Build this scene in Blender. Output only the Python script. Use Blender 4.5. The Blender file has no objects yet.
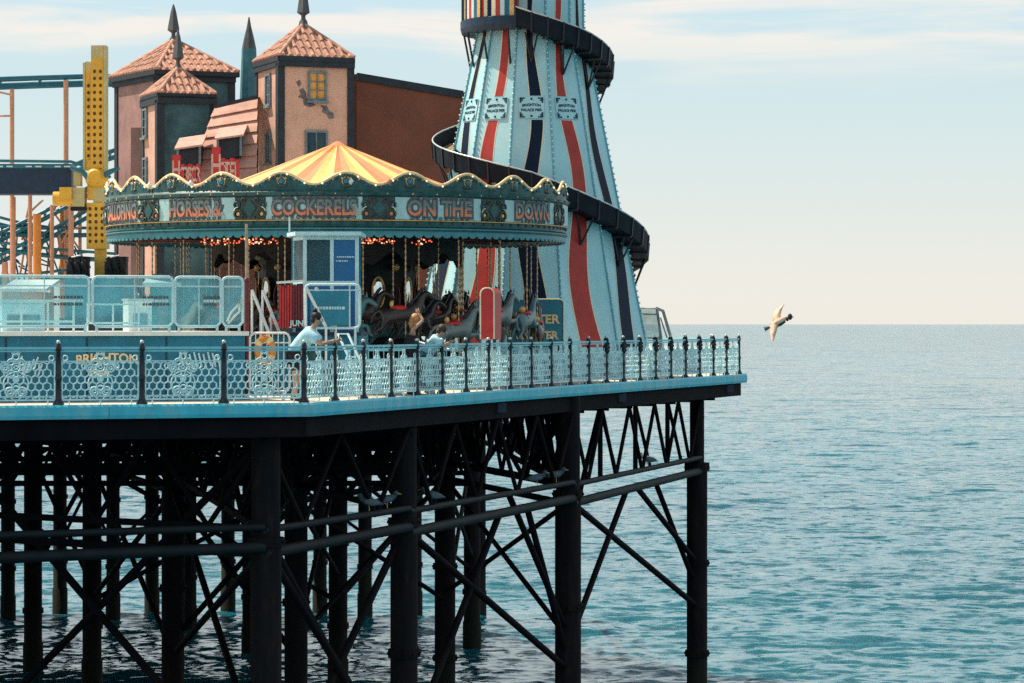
import bpy, math, random
import numpy as np
from mathutils import Vector, Matrix

R = math.radians
sin, cos, pi = math.sin, math.cos, math.pi
S = bpy.context.scene
COL = S.collection
random.seed(11)

# ------------------------------------------------------------------ camera frame
F, EYE = 2880.0, 1.55           # focal length in pixels, eye height above the pier deck
SEA = -10.4                      # sea level under the deck (deck top is z = 0)


def at(px, py, Z):
    return Vector(((px - 512) * Z / F, Z, EYE - (py - 324) * Z / F))


def on_plane(px, py, p0, n):
    d = Vector(((px - 512) / F, 1.0, -(py - 324) / F))
    o = Vector((0, 0, EYE))
    return o + d * ((p0 - o).dot(n) / d.dot(n))


# ------------------------------------------------------------------ materials
def new_mat(name):
    m = bpy.data.materials.new(name)
    m.use_nodes = True
    nt = m.node_tree
    return m, nt, nt.nodes['Principled BSDF']


def N(nt, kind, **kw):
    n = nt.nodes.new(kind)
    for k, v in kw.items():
        if k in n.inputs:
            n.inputs[k].default_value = v
        else:
            setattr(n, k, v)
    return n


def mat(name, col, rough=0.6, metal=0.0, var=0.18, scale=6.0, bump=0.0, bscale=40.0,
        dirt=None, dirt_amt=0.0, stretch=(1, 1, 1), spec=0.4):
    m, nt, b = new_mat(name)
    L = nt.links
    tc = N(nt, 'ShaderNodeTexCoord')
    mp = N(nt, 'ShaderNodeMapping')
    mp.inputs['Scale'].default_value = stretch
    L.new(tc.outputs['Object'], mp.inputs['Vector'])
    nz = N(nt, 'ShaderNodeTexNoise', Scale=scale, Detail=5.0, Roughness=0.6)
    L.new(mp.outputs[0], nz.inputs['Vector'])
    rp = N(nt, 'ShaderNodeMapRange')
    rp.inputs['From Min'].default_value = 0.3
    rp.inputs['From Max'].default_value = 0.7
    rp.inputs['To Min'].default_value = 1 - var
    rp.inputs['To Max'].default_value = 1 + var
    L.new(nz.outputs['Fac'], rp.inputs['Value'])
    mx = N(nt, 'ShaderNodeMix', data_type='RGBA', blend_type='MULTIPLY')
    mx.inputs['Factor'].default_value = 1
    mx.inputs['A'].default_value = (*col, 1)
    L.new(rp.outputs[0], mx.inputs['B'])
    out = mx.outputs['Result']
    if dirt:
        n2 = N(nt, 'ShaderNodeTexNoise', Scale=scale * 0.45, Detail=8.0, Roughness=0.7)
        L.new(mp.outputs[0], n2.inputs['Vector'])
        r2 = N(nt, 'ShaderNodeMapRange')
        r2.inputs['From Min'].default_value = 0.48
        r2.inputs['From Max'].default_value = 0.68
        r2.inputs['To Max'].default_value = dirt_amt
        L.new(n2.outputs['Fac'], r2.inputs['Value'])
        m2 = N(nt, 'ShaderNodeMix', data_type='RGBA')
        L.new(r2.outputs[0], m2.inputs['Factor'])
        L.new(out, m2.inputs['A'])
        m2.inputs['B'].default_value = (*dirt, 1)
        out = m2.outputs['Result']
    L.new(out, b.inputs['Base Color'])
    b.inputs['Roughness'].default_value = rough
    b.inputs['Metallic'].default_value = metal
    b.inputs['Specular IOR Level'].default_value = spec
    if bump:
        n3 = N(nt, 'ShaderNodeTexNoise', Scale=bscale, Detail=4.0)
        L.new(mp.outputs[0], n3.inputs['Vector'])
        bp = N(nt, 'ShaderNodeBump', Strength=bump, Distance=0.02)
        L.new(n3.outputs['Fac'], bp.inputs['Height'])
        L.new(bp.outputs[0], b.inputs['Normal'])
    return m


def emit_mat(name, col, strength):
    m, nt, b = new_mat(name)
    b.inputs['Base Color'].default_value = (*col, 1)
    b.inputs['Emission Color'].default_value = (*col, 1)
    b.inputs['Emission Strength'].default_value = strength
    return m


def sheet_mat(name, col, opaque, rough=0.15):
    """a see-through acrylic or glass sheet"""
    m, nt, b = new_mat(name)
    L = nt.links
    tr = N(nt, 'ShaderNodeBsdfTransparent')
    tr.inputs['Color'].default_value = (0.86, 0.97, 0.97, 1)
    b.inputs['Base Color'].default_value = (*col, 1)
    b.inputs['Roughness'].default_value = rough
    tc = N(nt, 'ShaderNodeTexCoord')
    nz = N(nt, 'ShaderNodeTexNoise', Scale=1.3, Detail=4.0)
    L.new(tc.outputs['Object'], nz.inputs['Vector'])
    rp = N(nt, 'ShaderNodeMapRange')
    rp.inputs['From Min'].default_value = 0.35
    rp.inputs['From Max'].default_value = 0.65
    rp.inputs['To Min'].default_value = max(0, opaque - 0.14)
    rp.inputs['To Max'].default_value = min(1, opaque + 0.14)
    L.new(nz.outputs['Fac'], rp.inputs['Value'])
    mx = N(nt, 'ShaderNodeMixShader')
    L.new(rp.outputs[0], mx.inputs[0])
    L.new(tr.outputs[0], mx.inputs[1])
    L.new(b.outputs[0], mx.inputs[2])
    L.new(mx.outputs[0], nt.nodes['Material Output'].inputs['Surface'])
    return m


M = {}
M['iron'] = mat('dark_iron', (0.006, 0.005, 0.008), 0.8, 0.0, 0.5, 1.2, 0.4, 30, (0.016, 0.010, 0.010), 0.7, spec=0.08)
M['waling'] = mat('weathered_iron_beam', (0.007, 0.012, 0.016), 0.65, 0.0, 0.4, 2.0, 0.3, 30, (0.02, 0.012, 0.012), 0.6, spec=0.2)
M['black'] = mat('black_paint', (0.012, 0.016, 0.024), 0.35, 0.0, 0.3, 8)
M['blackmatt'] = mat('black_rubber', (0.012, 0.014, 0.018), 0.8)
M['cyan'] = mat('pale_cyan_paint', (0.24, 0.60, 0.68), 0.45, 0, 0.12, 5, 0.1, 60, (0.30, 0.42, 0.42), 0.35)
M['filigree'] = mat('cast_iron_cyan_paint', (0.64, 0.86, 0.89), 0.4, 0, 0.2, 7, 0, 60, (0.2, 0.4, 0.45), 0.4)
M['fascia'] = mat('fascia_cyan_paint', (0.06, 0.46, 0.60), 0.5, 0, 0.14, 2.2, 0.15, 30, (0.42, 0.50, 0.48), 0.55, stretch=(1.5, 1.5, .6))
M['navy'] = mat('navy_paint', (0.006, 0.026, 0.062), 0.45, 0, 0.3, 4)
M['wallblue'] = mat('petrol_blue_panel', (0.008, 0.16, 0.26), 0.45, 0, 0.22, 2.0, 0.1, 30, (0.02, 0.06, 0.08), 0.6)
M['posterblue'] = mat('poster_blue', (0.01, 0.12, 0.30), 0.35, 0, 0.12, 2)
M['panelteal'] = mat('teal_board', (0.02, 0.20, 0.30), 0.4, 0, 0.2, 2)
M['white'] = mat('white_paint', (0.78, 0.78, 0.74), 0.45, 0, 0.06, 5, 0, 40, (0.5, 0.48, 0.42), 0.3)
M['palewhite'] = mat('pale_blue_white_paint', (0.52, 0.70, 0.74), 0.4, 0, 0.1, 5)
M['tower'] = mat('tower_panel_paint', (0.41, 0.69, 0.76), 0.42, 0, 0.12, 1.2, 0.06, 8, (0.20, 0.50, 0.57), 0.5, stretch=(1, 1, 0.35))
M['seam'] = mat('seam_batten_paint', (0.13, 0.42, 0.52), 0.5, 0, 0.2, 6)
M['cream'] = mat('cream_paint', (0.78, 0.68, 0.50), 0.5, 0, 0.1, 6)
M['red'] = mat('red_paint', (0.42, 0.028, 0.022), 0.45, 0, 0.2, 3, 0, 40, (0.3, 0.06, 0.04), 0.4)
M['brightred'] = mat('signal_red_paint', (0.55, 0.03, 0.03), 0.4, 0, 0.15, 3)
M['darkred'] = mat('maroon_paint', (0.16, 0.02, 0.025), 0.45, 0, 0.25, 4)
M['stripedark'] = mat('navy_stripe_paint', (0.006, 0.016, 0.04), 0.6, 0, 0.2, 3, spec=.12)
M['slide'] = mat('dark_slide_panel', (0.008, 0.014, 0.024), 0.6, 0, 0.35, 3, spec=.15)
M['slidefloor'] = mat('worn_wooden_chute', (0.36, 0.23, 0.13), 0.35, 0, 0.25, 4)
M['teal'] = mat('carousel_teal_paint', (0.018, 0.088, 0.092), 0.45, 0, 0.35, 5, 0.1, 30, (0.03, 0.06, 0.06), 0.6)
M['teallight'] = mat('carousel_pale_teal', (0.045, 0.23, 0.28), 0.45, 0, 0.2, 5)
M['board'] = mat('letter_board_pale', (0.40, 0.60, 0.61), 0.45, 0, 0.12, 4)
M['ornament'] = mat('dark_olive_carving', (0.045, 0.065, 0.058), 0.5, 0, 0.45, 9)
M['gold'] = mat('gilt_paint', (0.80, 0.46, 0.16), 0.4, 0.15, 0.2, 8)
M['creamgold'] = mat('cream_gilt_edge', (0.85, 0.62, 0.34), 0.45, 0, 0.12, 8)
M['salmon'] = mat('salmon_letter_paint', (0.62, 0.22, 0.13), 0.5, 0, 0.35, 7)
M['salmonpale'] = mat('faded_pink_letter', (0.62, 0.36, 0.30), 0.5, 0, 0.2, 5)
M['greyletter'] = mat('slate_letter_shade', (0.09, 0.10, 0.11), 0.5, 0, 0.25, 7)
M['tentA'] = mat('tent_yellow_canvas', (0.86, 0.55, 0.19), 0.8, 0, 0.08, 3, 0.2, 12)
M['tentB'] = mat('tent_orange_canvas', (0.78, 0.27, 0.13), 0.8, 0, 0.08, 3, 0.2, 12)
M['brass'] = mat('brass_pole', (0.40, 0.28, 0.17), 0.3, 0.7, 0.25, 10)
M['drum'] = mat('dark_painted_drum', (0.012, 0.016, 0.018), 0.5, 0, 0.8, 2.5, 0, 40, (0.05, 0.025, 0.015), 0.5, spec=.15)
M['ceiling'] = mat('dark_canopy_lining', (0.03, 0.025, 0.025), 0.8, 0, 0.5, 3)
M['mirror'] = mat('silvered_mirror', (0.75, 0.8, 0.8), 0.08, 0.9, 0.05)
M['bulb'] = emit_mat('warm_bulb', (1.0, 0.72, 0.42), 0.9)
M['redbulb'] = emit_mat('red_bulb', (1.0, 0.14, 0.05), 0.8)
M['bulbwhite'] = mat('unlit_bulb_glass', (0.72, 0.78, 0.76), 0.15, 0, 0.05)
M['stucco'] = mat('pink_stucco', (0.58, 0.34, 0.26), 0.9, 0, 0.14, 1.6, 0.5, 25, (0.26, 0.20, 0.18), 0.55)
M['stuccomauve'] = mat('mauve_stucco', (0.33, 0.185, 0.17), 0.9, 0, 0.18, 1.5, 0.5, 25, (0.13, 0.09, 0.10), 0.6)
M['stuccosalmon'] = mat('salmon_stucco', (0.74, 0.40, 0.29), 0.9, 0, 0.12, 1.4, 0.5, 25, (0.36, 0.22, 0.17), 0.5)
M['stuccoshade'] = mat('stucco_shade_teal', (0.055, 0.12, 0.14), 0.9, 0, 0.4, 1.3, 0.5, 25, (0.02, 0.035, 0.045), 0.8)  # dark teal carries the small tower's front-wall shade in its colour
M['barerender'] = mat('bare_grey_render', (0.13, 0.12, 0.13), 0.9, 0, 0.5, 6, 0.5, 25, (0.34, 0.22, 0.18), 0.7)
M['brown'] = mat('red_brown_cladding', (0.20, 0.062, 0.035), 0.85, 0, 0.16, 0.9, 0.3, 20, (0.15, 0.06, 0.045), 0.6)
M['quoin'] = mat('dark_corner_board', (0.022, 0.030, 0.042), 0.7, 0, 0.3, 4)
M['tile'] = mat('terracotta_pantile', (0.48, 0.265, 0.195), 0.85, 0, 0.40, 5, 0.3, 30, (0.42, 0.22, 0.17), 0.6)
M['mansard'] = mat('pink_roof_board', (0.56, 0.32, 0.25), 0.85, 0, 0.2, 2, 0.3, 30, (0.30, 0.17, 0.14), 0.5)
M['slate'] = mat('slate_spire', (0.075, 0.085, 0.09), 0.6, 0, 0.3, 4)
M['tealspire'] = mat('verdigris_turret', (0.05, 0.19, 0.23), 0.6, 0, 0.25, 3)
M['pane'] = mat('dark_window_glass', (0.02, 0.05, 0.07), 0.1, 0, 0.2, 3)
M['amberpane'] = mat('amber_window_glass', (0.78, 0.36, 0.08), 0.3, 0, 0.2, 5)
M['bluepane'] = mat('blue_window_glass', (0.10, 0.22, 0.30), 0.1, 0, 0.2, 3)
M['frame'] = mat('grey_window_frame', (0.16, 0.21, 0.24), 0.7, 0, 0.3, 6)
M['yellow'] = mat('ride_yellow_paint', (0.74, 0.40, 0.04), 0.45, 0, 0.12, 3, 0, 40, (0.42, 0.26, 0.07), 0.4)
M['paleyellow'] = mat('faded_yellow_edge', (0.52, 0.43, 0.20), 0.5, 0, 0.12, 3)
M['hole'] = mat('dark_hole', (0.10, 0.05, 0.015), 0.9)
M['coasterblue'] = mat('coaster_track_blue', (0.02, 0.14, 0.20), 0.4, 0, 0.2, 3)
M['coasterorange'] = mat('coaster_column_salmon', (0.62, 0.30, 0.18), 0.5, 0, 0.12, 2)
M['orange'] = mat('orange_paint', (0.74, 0.26, 0.05), 0.5, 0, 0.12, 3)
M['screen'] = sheet_mat('acrylic_screen', (0.26, 0.62, 0.72), 0.32)
M['glass'] = sheet_mat('booth_glass', (0.03, 0.09, 0.11), 0.30, 0.05)
M['steel'] = mat('galvanised_tube', (0.55, 0.62, 0.64), 0.35, 0.4, 0.1, 6)
M['skin'] = mat('skin', (0.48, 0.27, 0.19), 0.55, 0, 0.06, 6)
M['hairdark'] = mat('dark_hair', (0.012, 0.010, 0.012), 0.6, 0, 0.3, 30)
M['hairfair'] = mat('ginger_blonde_hair', (0.50, 0.25, 0.10), 0.55, 0, 0.3, 30)
M['hairbrown'] = mat('brown_hair', (0.06, 0.035, 0.025), 0.6, 0, 0.3, 30)
M['shirt'] = mat('pale_blue_cotton', (0.42, 0.66, 0.76), 0.85, 0, 0.08, 6, 0.4, 14)
M['blackcloth'] = mat('black_cloth', (0.015, 0.015, 0.02), 0.85, 0, 0.2, 6)
M['denim'] = mat('light_teal_trousers', (0.06, 0.30, 0.38), 0.85, 0, 0.15, 8)
M['whitecloth'] = mat('white_cloth', (0.74, 0.76, 0.78), 0.85, 0, 0.05, 8)
M['gullwhite'] = mat('gull_white_feathers', (0.80, 0.72, 0.64), 0.8, 0, 0.08, 12)
M['gulltan'] = mat('gull_tan_feathers', (0.72, 0.50, 0.36), 0.8, 0, 0.25, 12)
M['gullgrey'] = mat('gull_grey_feathers', (0.10, 0.13, 0.16), 0.8, 0, 0.2, 12)
M['gulldark'] = mat('gull_dark_feathers', (0.04, 0.035, 0.035), 0.8, 0, 0.2, 12)
M['gulldusky'] = mat('dusky_gull_feathers', (0.05, 0.085, 0.11), 0.8, 0, 0.35, 14)  # dark blue-grey feathers for most perched gulls
M['beak'] = mat('yellow_beak', (0.65, 0.38, 0.06), 0.5)
M['planks'] = mat('bleached_deck_planks', (0.60, 0.55, 0.46), 0.8, 0, 0.25, 3, 0.3, 20, (0.42, 0.38, 0.32), 0.5, stretch=(1, 8, 1))


def horse_mat():
    m, nt, b = new_mat('painted_horse')
    oi = N(nt, 'ShaderNodeObjectInfo')
    cr = N(nt, 'ShaderNodeValToRGB')
    cr.color_ramp.interpolation = 'CONSTANT'
    el = cr.color_ramp.elements
    cols = [(0.0, (0.03, 0.022, 0.02)), (0.3, (0.10, 0.05, 0.035)), (0.45, (0.06, 0.16, 0.18)),
            (0.62, (0.40, 0.39, 0.35)), (0.74, (0.16, 0.20, 0.20)), (0.88, (0.018, 0.018, 0.022))]
    el[0].position, el[0].color = cols[0][0], (*cols[0][1], 1)
    el[1].position, el[1].color = cols[1][0], (*cols[1][1], 1)
    for p, c in cols[2:]:
        e = el.new(p)
        e.color = (*c, 1)
    nt.links.new(oi.outputs['Random'], cr.inputs[0])
    nt.links.new(cr.outputs[0], b.inputs['Base Color'])
    b.inputs['Roughness'].default_value = 0.3
    return m


M['horse'] = horse_mat()


def pile_mat():
    m, nt, b = new_mat('rusted_pile_iron')
    L = nt.links
    tc = N(nt, 'ShaderNodeTexCoord')
    sp = N(nt, 'ShaderNodeSeparateXYZ')
    L.new(tc.outputs['Object'], sp.inputs[0])
    mp = N(nt, 'ShaderNodeMapping')
    mp.inputs['Scale'].default_value = (3.0, 3.0, .5)
    L.new(tc.outputs['Object'], mp.inputs['Vector'])
    nz = N(nt, 'ShaderNodeTexNoise', Scale=1.6, Detail=8.0, Roughness=.7)
    L.new(mp.outputs[0], nz.inputs['Vector'])
    cr = N(nt, 'ShaderNodeValToRGB')
    e = cr.color_ramp.elements
    e[0].position, e[0].color = .40, (.005, .005, .008, 1)
    e[1].position, e[1].color = .72, (.034, .017, .012, 1)
    x = e.new(.55)
    x.color = (.010, .008, .010, 1)
    L.new(nz.outputs['Fac'], cr.inputs[0])
    n2 = N(nt, 'ShaderNodeTexNoise', Scale=5.0, Detail=6.0, Roughness=.7)
    L.new(tc.outputs['Object'], n2.inputs['Vector'])
    ad = N(nt, 'ShaderNodeMath', operation='MULTIPLY_ADD')
    L.new(n2.outputs['Fac'], ad.inputs[0])
    ad.inputs[1].default_value = 1.6
    L.new(sp.outputs['Z'], ad.inputs[2])
    mr = N(nt, 'ShaderNodeMapRange')
    mr.inputs['From Min'].default_value, mr.inputs['From Max'].default_value = -7.2, -8.2
    L.new(ad.outputs[0], mr.inputs['Value'])
    mx = N(nt, 'ShaderNodeMix', data_type='RGBA')
    L.new(mr.outputs[0], mx.inputs['Factor'])
    L.new(cr.outputs[0], mx.inputs['A'])
    mx.inputs['B'].default_value = (.012, .015, .011, 1)
    L.new(mx.outputs['Result'], b.inputs['Base Color'])
    b.inputs['Roughness'].default_value = .8
    b.inputs['Specular IOR Level'].default_value = .12
    bp = N(nt, 'ShaderNodeBump', Strength=.6, Distance=.03)
    L.new(n2.outputs['Fac'], bp.inputs['Height'])
    L.new(bp.outputs[0], b.inputs['Normal'])
    return m


M['pile'] = pile_mat()


def twotone_mat():
    # letters painted slate above and salmon below
    m, nt, b = new_mat('two_tone_letter_paint')
    L = nt.links
    tc = N(nt, 'ShaderNodeTexCoord')
    sp = N(nt, 'ShaderNodeSeparateXYZ')
    L.new(tc.outputs['Object'], sp.inputs[0])
    nz = N(nt, 'ShaderNodeTexNoise', Scale=9.0, Detail=4.0)
    L.new(tc.outputs['Object'], nz.inputs['Vector'])
    ma = N(nt, 'ShaderNodeMath', operation='MULTIPLY_ADD')
    L.new(nz.outputs['Fac'], ma.inputs[0])
    ma.inputs[1].default_value = .24
    L.new(sp.outputs['Z'], ma.inputs[2])
    mr = N(nt, 'ShaderNodeMapRange')
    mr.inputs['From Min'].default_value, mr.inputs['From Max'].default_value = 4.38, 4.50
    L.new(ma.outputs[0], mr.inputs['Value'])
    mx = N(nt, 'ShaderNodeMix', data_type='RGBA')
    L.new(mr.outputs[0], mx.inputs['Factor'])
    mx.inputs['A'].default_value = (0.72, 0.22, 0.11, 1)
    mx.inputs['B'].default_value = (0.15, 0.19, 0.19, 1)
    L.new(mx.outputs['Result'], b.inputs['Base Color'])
    b.inputs['Roughness'].default_value = .5
    return m


M['twotone'] = twotone_mat()


# ------------------------------------------------------------------ mesh builder
class MB:
    def __init__(self):
        self.v, self.f, self.mi, self.sm, self.mats, self.c = [], [], [], [], [], 0

    def use(self, m):
        if isinstance(m, str):
            m = M[m]
        if m not in self.mats:
            self.mats.append(m)
        self.c = self.mats.index(m)
        return self

    def add(self, vs, fs, smooth=False):
        o = len(self.v)
        self.v += [tuple(p) for p in vs]
        for f in fs:
            self.f.append([i + o for i in f])
            self.mi.append(self.c)
            self.sm.append(smooth)
        return self

    def box(self, lo, hi):
        (a, b, c), (d, e, f) = lo, hi
        return self.add([(a, b, c), (d, b, c), (d, e, c), (a, e, c), (a, b, f), (d, b, f), (d, e, f), (a, e, f)],
                        [(0, 3, 2, 1), (4, 5, 6, 7), (0, 1, 5, 4), (1, 2, 6, 5), (2, 3, 7, 6), (3, 0, 4, 7)])

    def obox(self, o, ax, ay, az):
        """box from corner o along three edge vectors"""
        o, ax, ay, az = Vector(o), Vector(ax), Vector(ay), Vector(az)
        vs = [o, o + ax, o + ax + ay, o + ay]
        vs += [p + az for p in vs]
        return self.add(vs, [(0, 3, 2, 1), (4, 5, 6, 7), (0, 1, 5, 4), (1, 2, 6, 5), (2, 3, 7, 6), (3, 0, 4, 7)])

    def bar(self, p, q, w, h=None, up=(0, 0, 1)):
        """rectangular bar from p to q"""
        h = w if h is None else h
        p, q = Vector(p), Vector(q)
        d = (q - p).normalized()
        up = Vector(up)
        s = d.cross(up)
        if s.length < 1e-4:
            s = d.cross(Vector((1, 0, 0)))
        s.normalize()
        t = s.cross(d).normalized()
        s, t = s * w / 2, t * h / 2
        return self.obox(p - s - t, q - p, s * 2, t * 2)

    def tube(self, pts, r, n=8, caps=True, smooth=True):
        pts = [Vector(p) for p in pts]
        rs = r if isinstance(r, (list, tuple)) else [r] * len(pts)
        vs, fs = [], []
        prev = None
        for i, p in enumerate(pts):
            d = (pts[min(i + 1, len(pts) - 1)] - pts[max(i - 1, 0)]).normalized()
            a = Vector((0, 0, 1)) if abs(d.z) < 0.9 else Vector((1, 0, 0))
            if prev is not None:
                a = prev
            s = d.cross(a)
            if s.length < 1e-5:
                s = d.cross(Vector((0, 1, 0.3)))
            s.normalize()
            t = d.cross(s).normalized()
            prev = -t
            prev = s.cross(d)
            for k in range(n):
                an = 2 * pi * k / n
                vs.append(p + (s * cos(an) + t * sin(an)) * rs[i])
        m = len(pts)
        for i in range(m - 1):
            for k in range(n):
                fs.append((i * n + k, i * n + (k + 1) % n, (i + 1) * n + (k + 1) % n, (i + 1) * n + k))
        self.add(vs, fs, smooth)
        if caps:
            self.add(vs[:n], [tuple(range(n))[::-1]])
            self.add(vs[-n:], [tuple(range(n))])
        return self

    def ring(self, c, r, t, ax=(1, 0, 0), ay=(0, 0, 1), n=14, k=5, a0=0, a1=2 * pi):
        c, ax, ay = Vector(c), Vector(ax), Vector(ay)
        full = abs(a1 - a0 - 2 * pi) < 1e-6
        pts = [c + ax * r * cos(a0 + (a1 - a0) * i / n) + ay * r * sin(a0 + (a1 - a0) * i / n) for i in range(n + 1)]
        return self.tube(pts, t, k, not full)

    def lathe(self, prof, c=(0, 0, 0), n=24, smooth=True, a0=0, a1=2 * pi):
        """profile of (radius, z); angle 0 faces the camera (-Y), growing to +X"""
        c = Vector(c)
        full = abs(a1 - a0 - 2 * pi) < 1e-6
        cols = n if full else n + 1
        vs, fs = [], []
        for r, z in prof:
            for k in range(cols):
                a = a0 + (a1 - a0) * k / n
                vs.append(c + Vector((r * sin(a), -r * cos(a), z)))
        for i in range(len(prof) - 1):
            for k in range(n):
                k2 = (k + 1) % cols
                fs.append((i * cols + k, i * cols + k2, (i + 1) * cols + k2, (i + 1) * cols + k))
        return self.add(vs, fs, smooth)

    def ball(self, c, r, n=10, m=6, scale=(1, 1, 1), rot=None):
        c = Vector(c)
        vs, fs = [], []
        for i in range(m + 1):
            th = pi * i / m
            for k in range(n):
                a = 2 * pi * k / n
                p = Vector((r * sin(th) * cos(a) * scale[0], r * sin(th) * sin(a) * scale[1], r * cos(th) * scale[2]))
                if rot:
                    p = rot @ p
                vs.append(c + p)
        for i in range(m):
            for k in range(n):
                fs.append((i * n + k, (i + 1) * n + k, (i + 1) * n + (k + 1) % n, i * n + (k + 1) % n))
        return self.add(vs, fs, True)

    def prism(self, poly, z0, z1):
        """closed prism over a plan polygon of (x, y)"""
        n = len(poly)
        vs = [(x, y, z0) for x, y in poly] + [(x, y, z1) for x, y in poly]
        fs = [tuple(range(n))[::-1], tuple(range(n, 2 * n))]
        fs += [(i, (i + 1) % n, n + (i + 1) % n, n + i) for i in range(n)]
        return self.add(vs, fs)

    def plate(self, o, ax, ay, pts, t):
        """flat outline pts (u, v) in the plane o + u ax + v ay, extruded by vector t"""
        o, ax, ay, t = Vector(o), Vector(ax), Vector(ay), Vector(t)
        n = len(pts)
        vs = [o + ax * u + ay * w for u, w in pts]
        vs += [p + t for p in vs]
        fs = [tuple(range(n)), tuple(range(n, 2 * n))[::-1]]
        fs += [(i, n + i, n + (i + 1) % n, (i + 1) % n) for i in range(n)]
        return self.add(vs, fs)

    def text(self, s, size, fn, offset=0.0, depth=0.01, align='CENTER', sx=1.0):
        cu = bpy.data.curves.new('lettering_outline', 'FONT')
        cu.body, cu.size, cu.offset, cu.extrude = s, size, offset, depth / 2
        cu.align_x, cu.align_y, cu.resolution_u = align, 'CENTER', 3
        ob = bpy.data.objects.new('lettering_outline', cu)
        COL.objects.link(ob)
        dg = bpy.context.evaluated_depsgraph_get()
        me = bpy.data.meshes.new_from_object(ob.evaluated_get(dg))
        vs = [fn(v.co.x * sx, v.co.y, v.co.z) for v in me.vertices]
        fs = [tuple(p.vertices) for p in me.polygons]
        bpy.data.objects.remove(ob)
        bpy.data.curves.remove(cu)
        bpy.data.meshes.remove(me)
        return self.add(vs, fs)

    def join_mesh(self, me, smooth=True, mtx=None):
        vs = [(mtx @ v.co) if mtx else v.co.copy() for v in me.vertices]
        return self.add(vs, [tuple(p.vertices) for p in me.polygons], smooth)

    def mesh(self, name):
        me = bpy.data.meshes.new(name)
        me.from_pydata(self.v, [], self.f)
        for m in self.mats:
            me.materials.append(m)
        me.polygons.foreach_set('material_index', self.mi)
        me.polygons.foreach_set('use_smooth', self.sm)
        me.update()
        return me

    def build(self, name, parent=None, base=None):
        """link as ONE mesh object; vertices are world coordinates, origin moved to base (or the parent's spot)"""
        if base is None and parent is None:
            a = np.array(self.v)
            base = Vector(((a[:, 0].min() + a[:, 0].max()) / 2, (a[:, 1].min() + a[:, 1].max()) / 2, a[:, 2].min()))
        if parent is not None:
            base = WORLD.get(parent.name, Vector((0, 0, 0)))
        base = Vector(base)
        self.v = [tuple(Vector(p) - base) for p in self.v]
        o = bpy.data.objects.new(name, self.mesh(name))
        COL.objects.link(o)
        if parent is not None:
            o.parent = parent
        else:
            o.location = base
        WORLD[o.name] = base
        return o


WORLD = {}


def tag(o, label=None, cat=None, group=None, kind=None):
    for k, v in (('label', label), ('category', cat), ('group', group), ('kind', kind)):
        if v:
            o[k] = v
    return o


def thing(name, loc, label, cat, group=None):
    o = bpy.data.objects.new(name, None)
    o.empty_display_size = 0.3
    COL.objects.link(o)
    o.location = loc
    WORLD[o.name] = Vector(loc)
    return tag(o, label, cat, group)


def mb(m):
    return MB().use(m)


def copy_tree(o, parent=None):
    c = o.copy()
    COL.objects.link(c)
    if parent is not None:
        c.parent = parent
    WORLD[c.name] = WORLD.get(o.name, Vector())
    for ch in list(o.children):
        copy_tree(ch, c)
    return c


def skin_mesh(verts, edges, radii, sub=1):
    me = bpy.data.meshes.new('skeleton')
    me.from_pydata([tuple(v) for v in verts], edges, [])
    ob = bpy.data.objects.new('skeleton', me)
    COL.objects.link(ob)
    md = ob.modifiers.new('skin', 'SKIN')
    md.use_smooth_shade = True
    lay = me.skin_vertices[0].data
    for i, r in enumerate(radii):
        lay[i].radius = (r, r) if not isinstance(r, tuple) else r
        lay[i].use_root = (i == 0)
    if sub:
        s = ob.modifiers.new('sub', 'SUBSURF')
        s.levels = s.render_levels = sub
    dg = bpy.context.evaluated_depsgraph_get()
    out = bpy.data.meshes.new_from_object(ob.evaluated_get(dg))
    bpy.data.objects.remove(ob)
    bpy.data.meshes.remove(me)
    return out


# ------------------------------------------------------------------ camera, sun, sky
cam_d = bpy.data.cameras.new('Camera')
cam_d.sensor_width = 36
cam_d.lens = F / 1024 * 36
cam_d.shift_y = -(341.5 - 324) / 1024 * -1 * -1
cam_d.clip_start, cam_d.clip_end = 0.5, 300000
cam = bpy.data.objects.new('Camera', cam_d)
cam.location = (0, 0, EYE)
cam.rotation_euler = (R(90), 0, 0)
COL.objects.link(cam)
S.camera = cam

to_sun = Vector((-0.60, 0.26, 1.02)).normalized()
sun_d = bpy.data.lights.new('sun', 'SUN')
sun_d.energy, sun_d.angle, sun_d.color = 5.0, R(0.5), (1.0, 0.88, 0.72)
sun = bpy.data.objects.new('sun', sun_d)
sun.rotation_euler = to_sun.to_track_quat('Z', 'Y').to_euler()
sun.location = (-60, 120, 80)
COL.objects.link(sun)

W = bpy.data.worlds.new('World')
S.world = W
W.use_nodes = True
nt = W.node_tree
L = nt.links
bg = nt.nodes['Background']
sky = N(nt, 'ShaderNodeTexSky', sky_type='NISHITA')
sky.sun_disc = False
sky.sun_elevation = math.asin(to_sun.z)
sky.sun_rotation = math.atan2(to_sun.x, to_sun.y)
sky.altitude, sky.air_density, sky.dust_density, sky.ozone_density = 5, 1.0, 0.6, 3.0
tc = N(nt, 'ShaderNodeTexCoord')
sp = N(nt, 'ShaderNodeSeparateXYZ')
L.new(tc.outputs['Generated'], sp.inputs[0])
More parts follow.
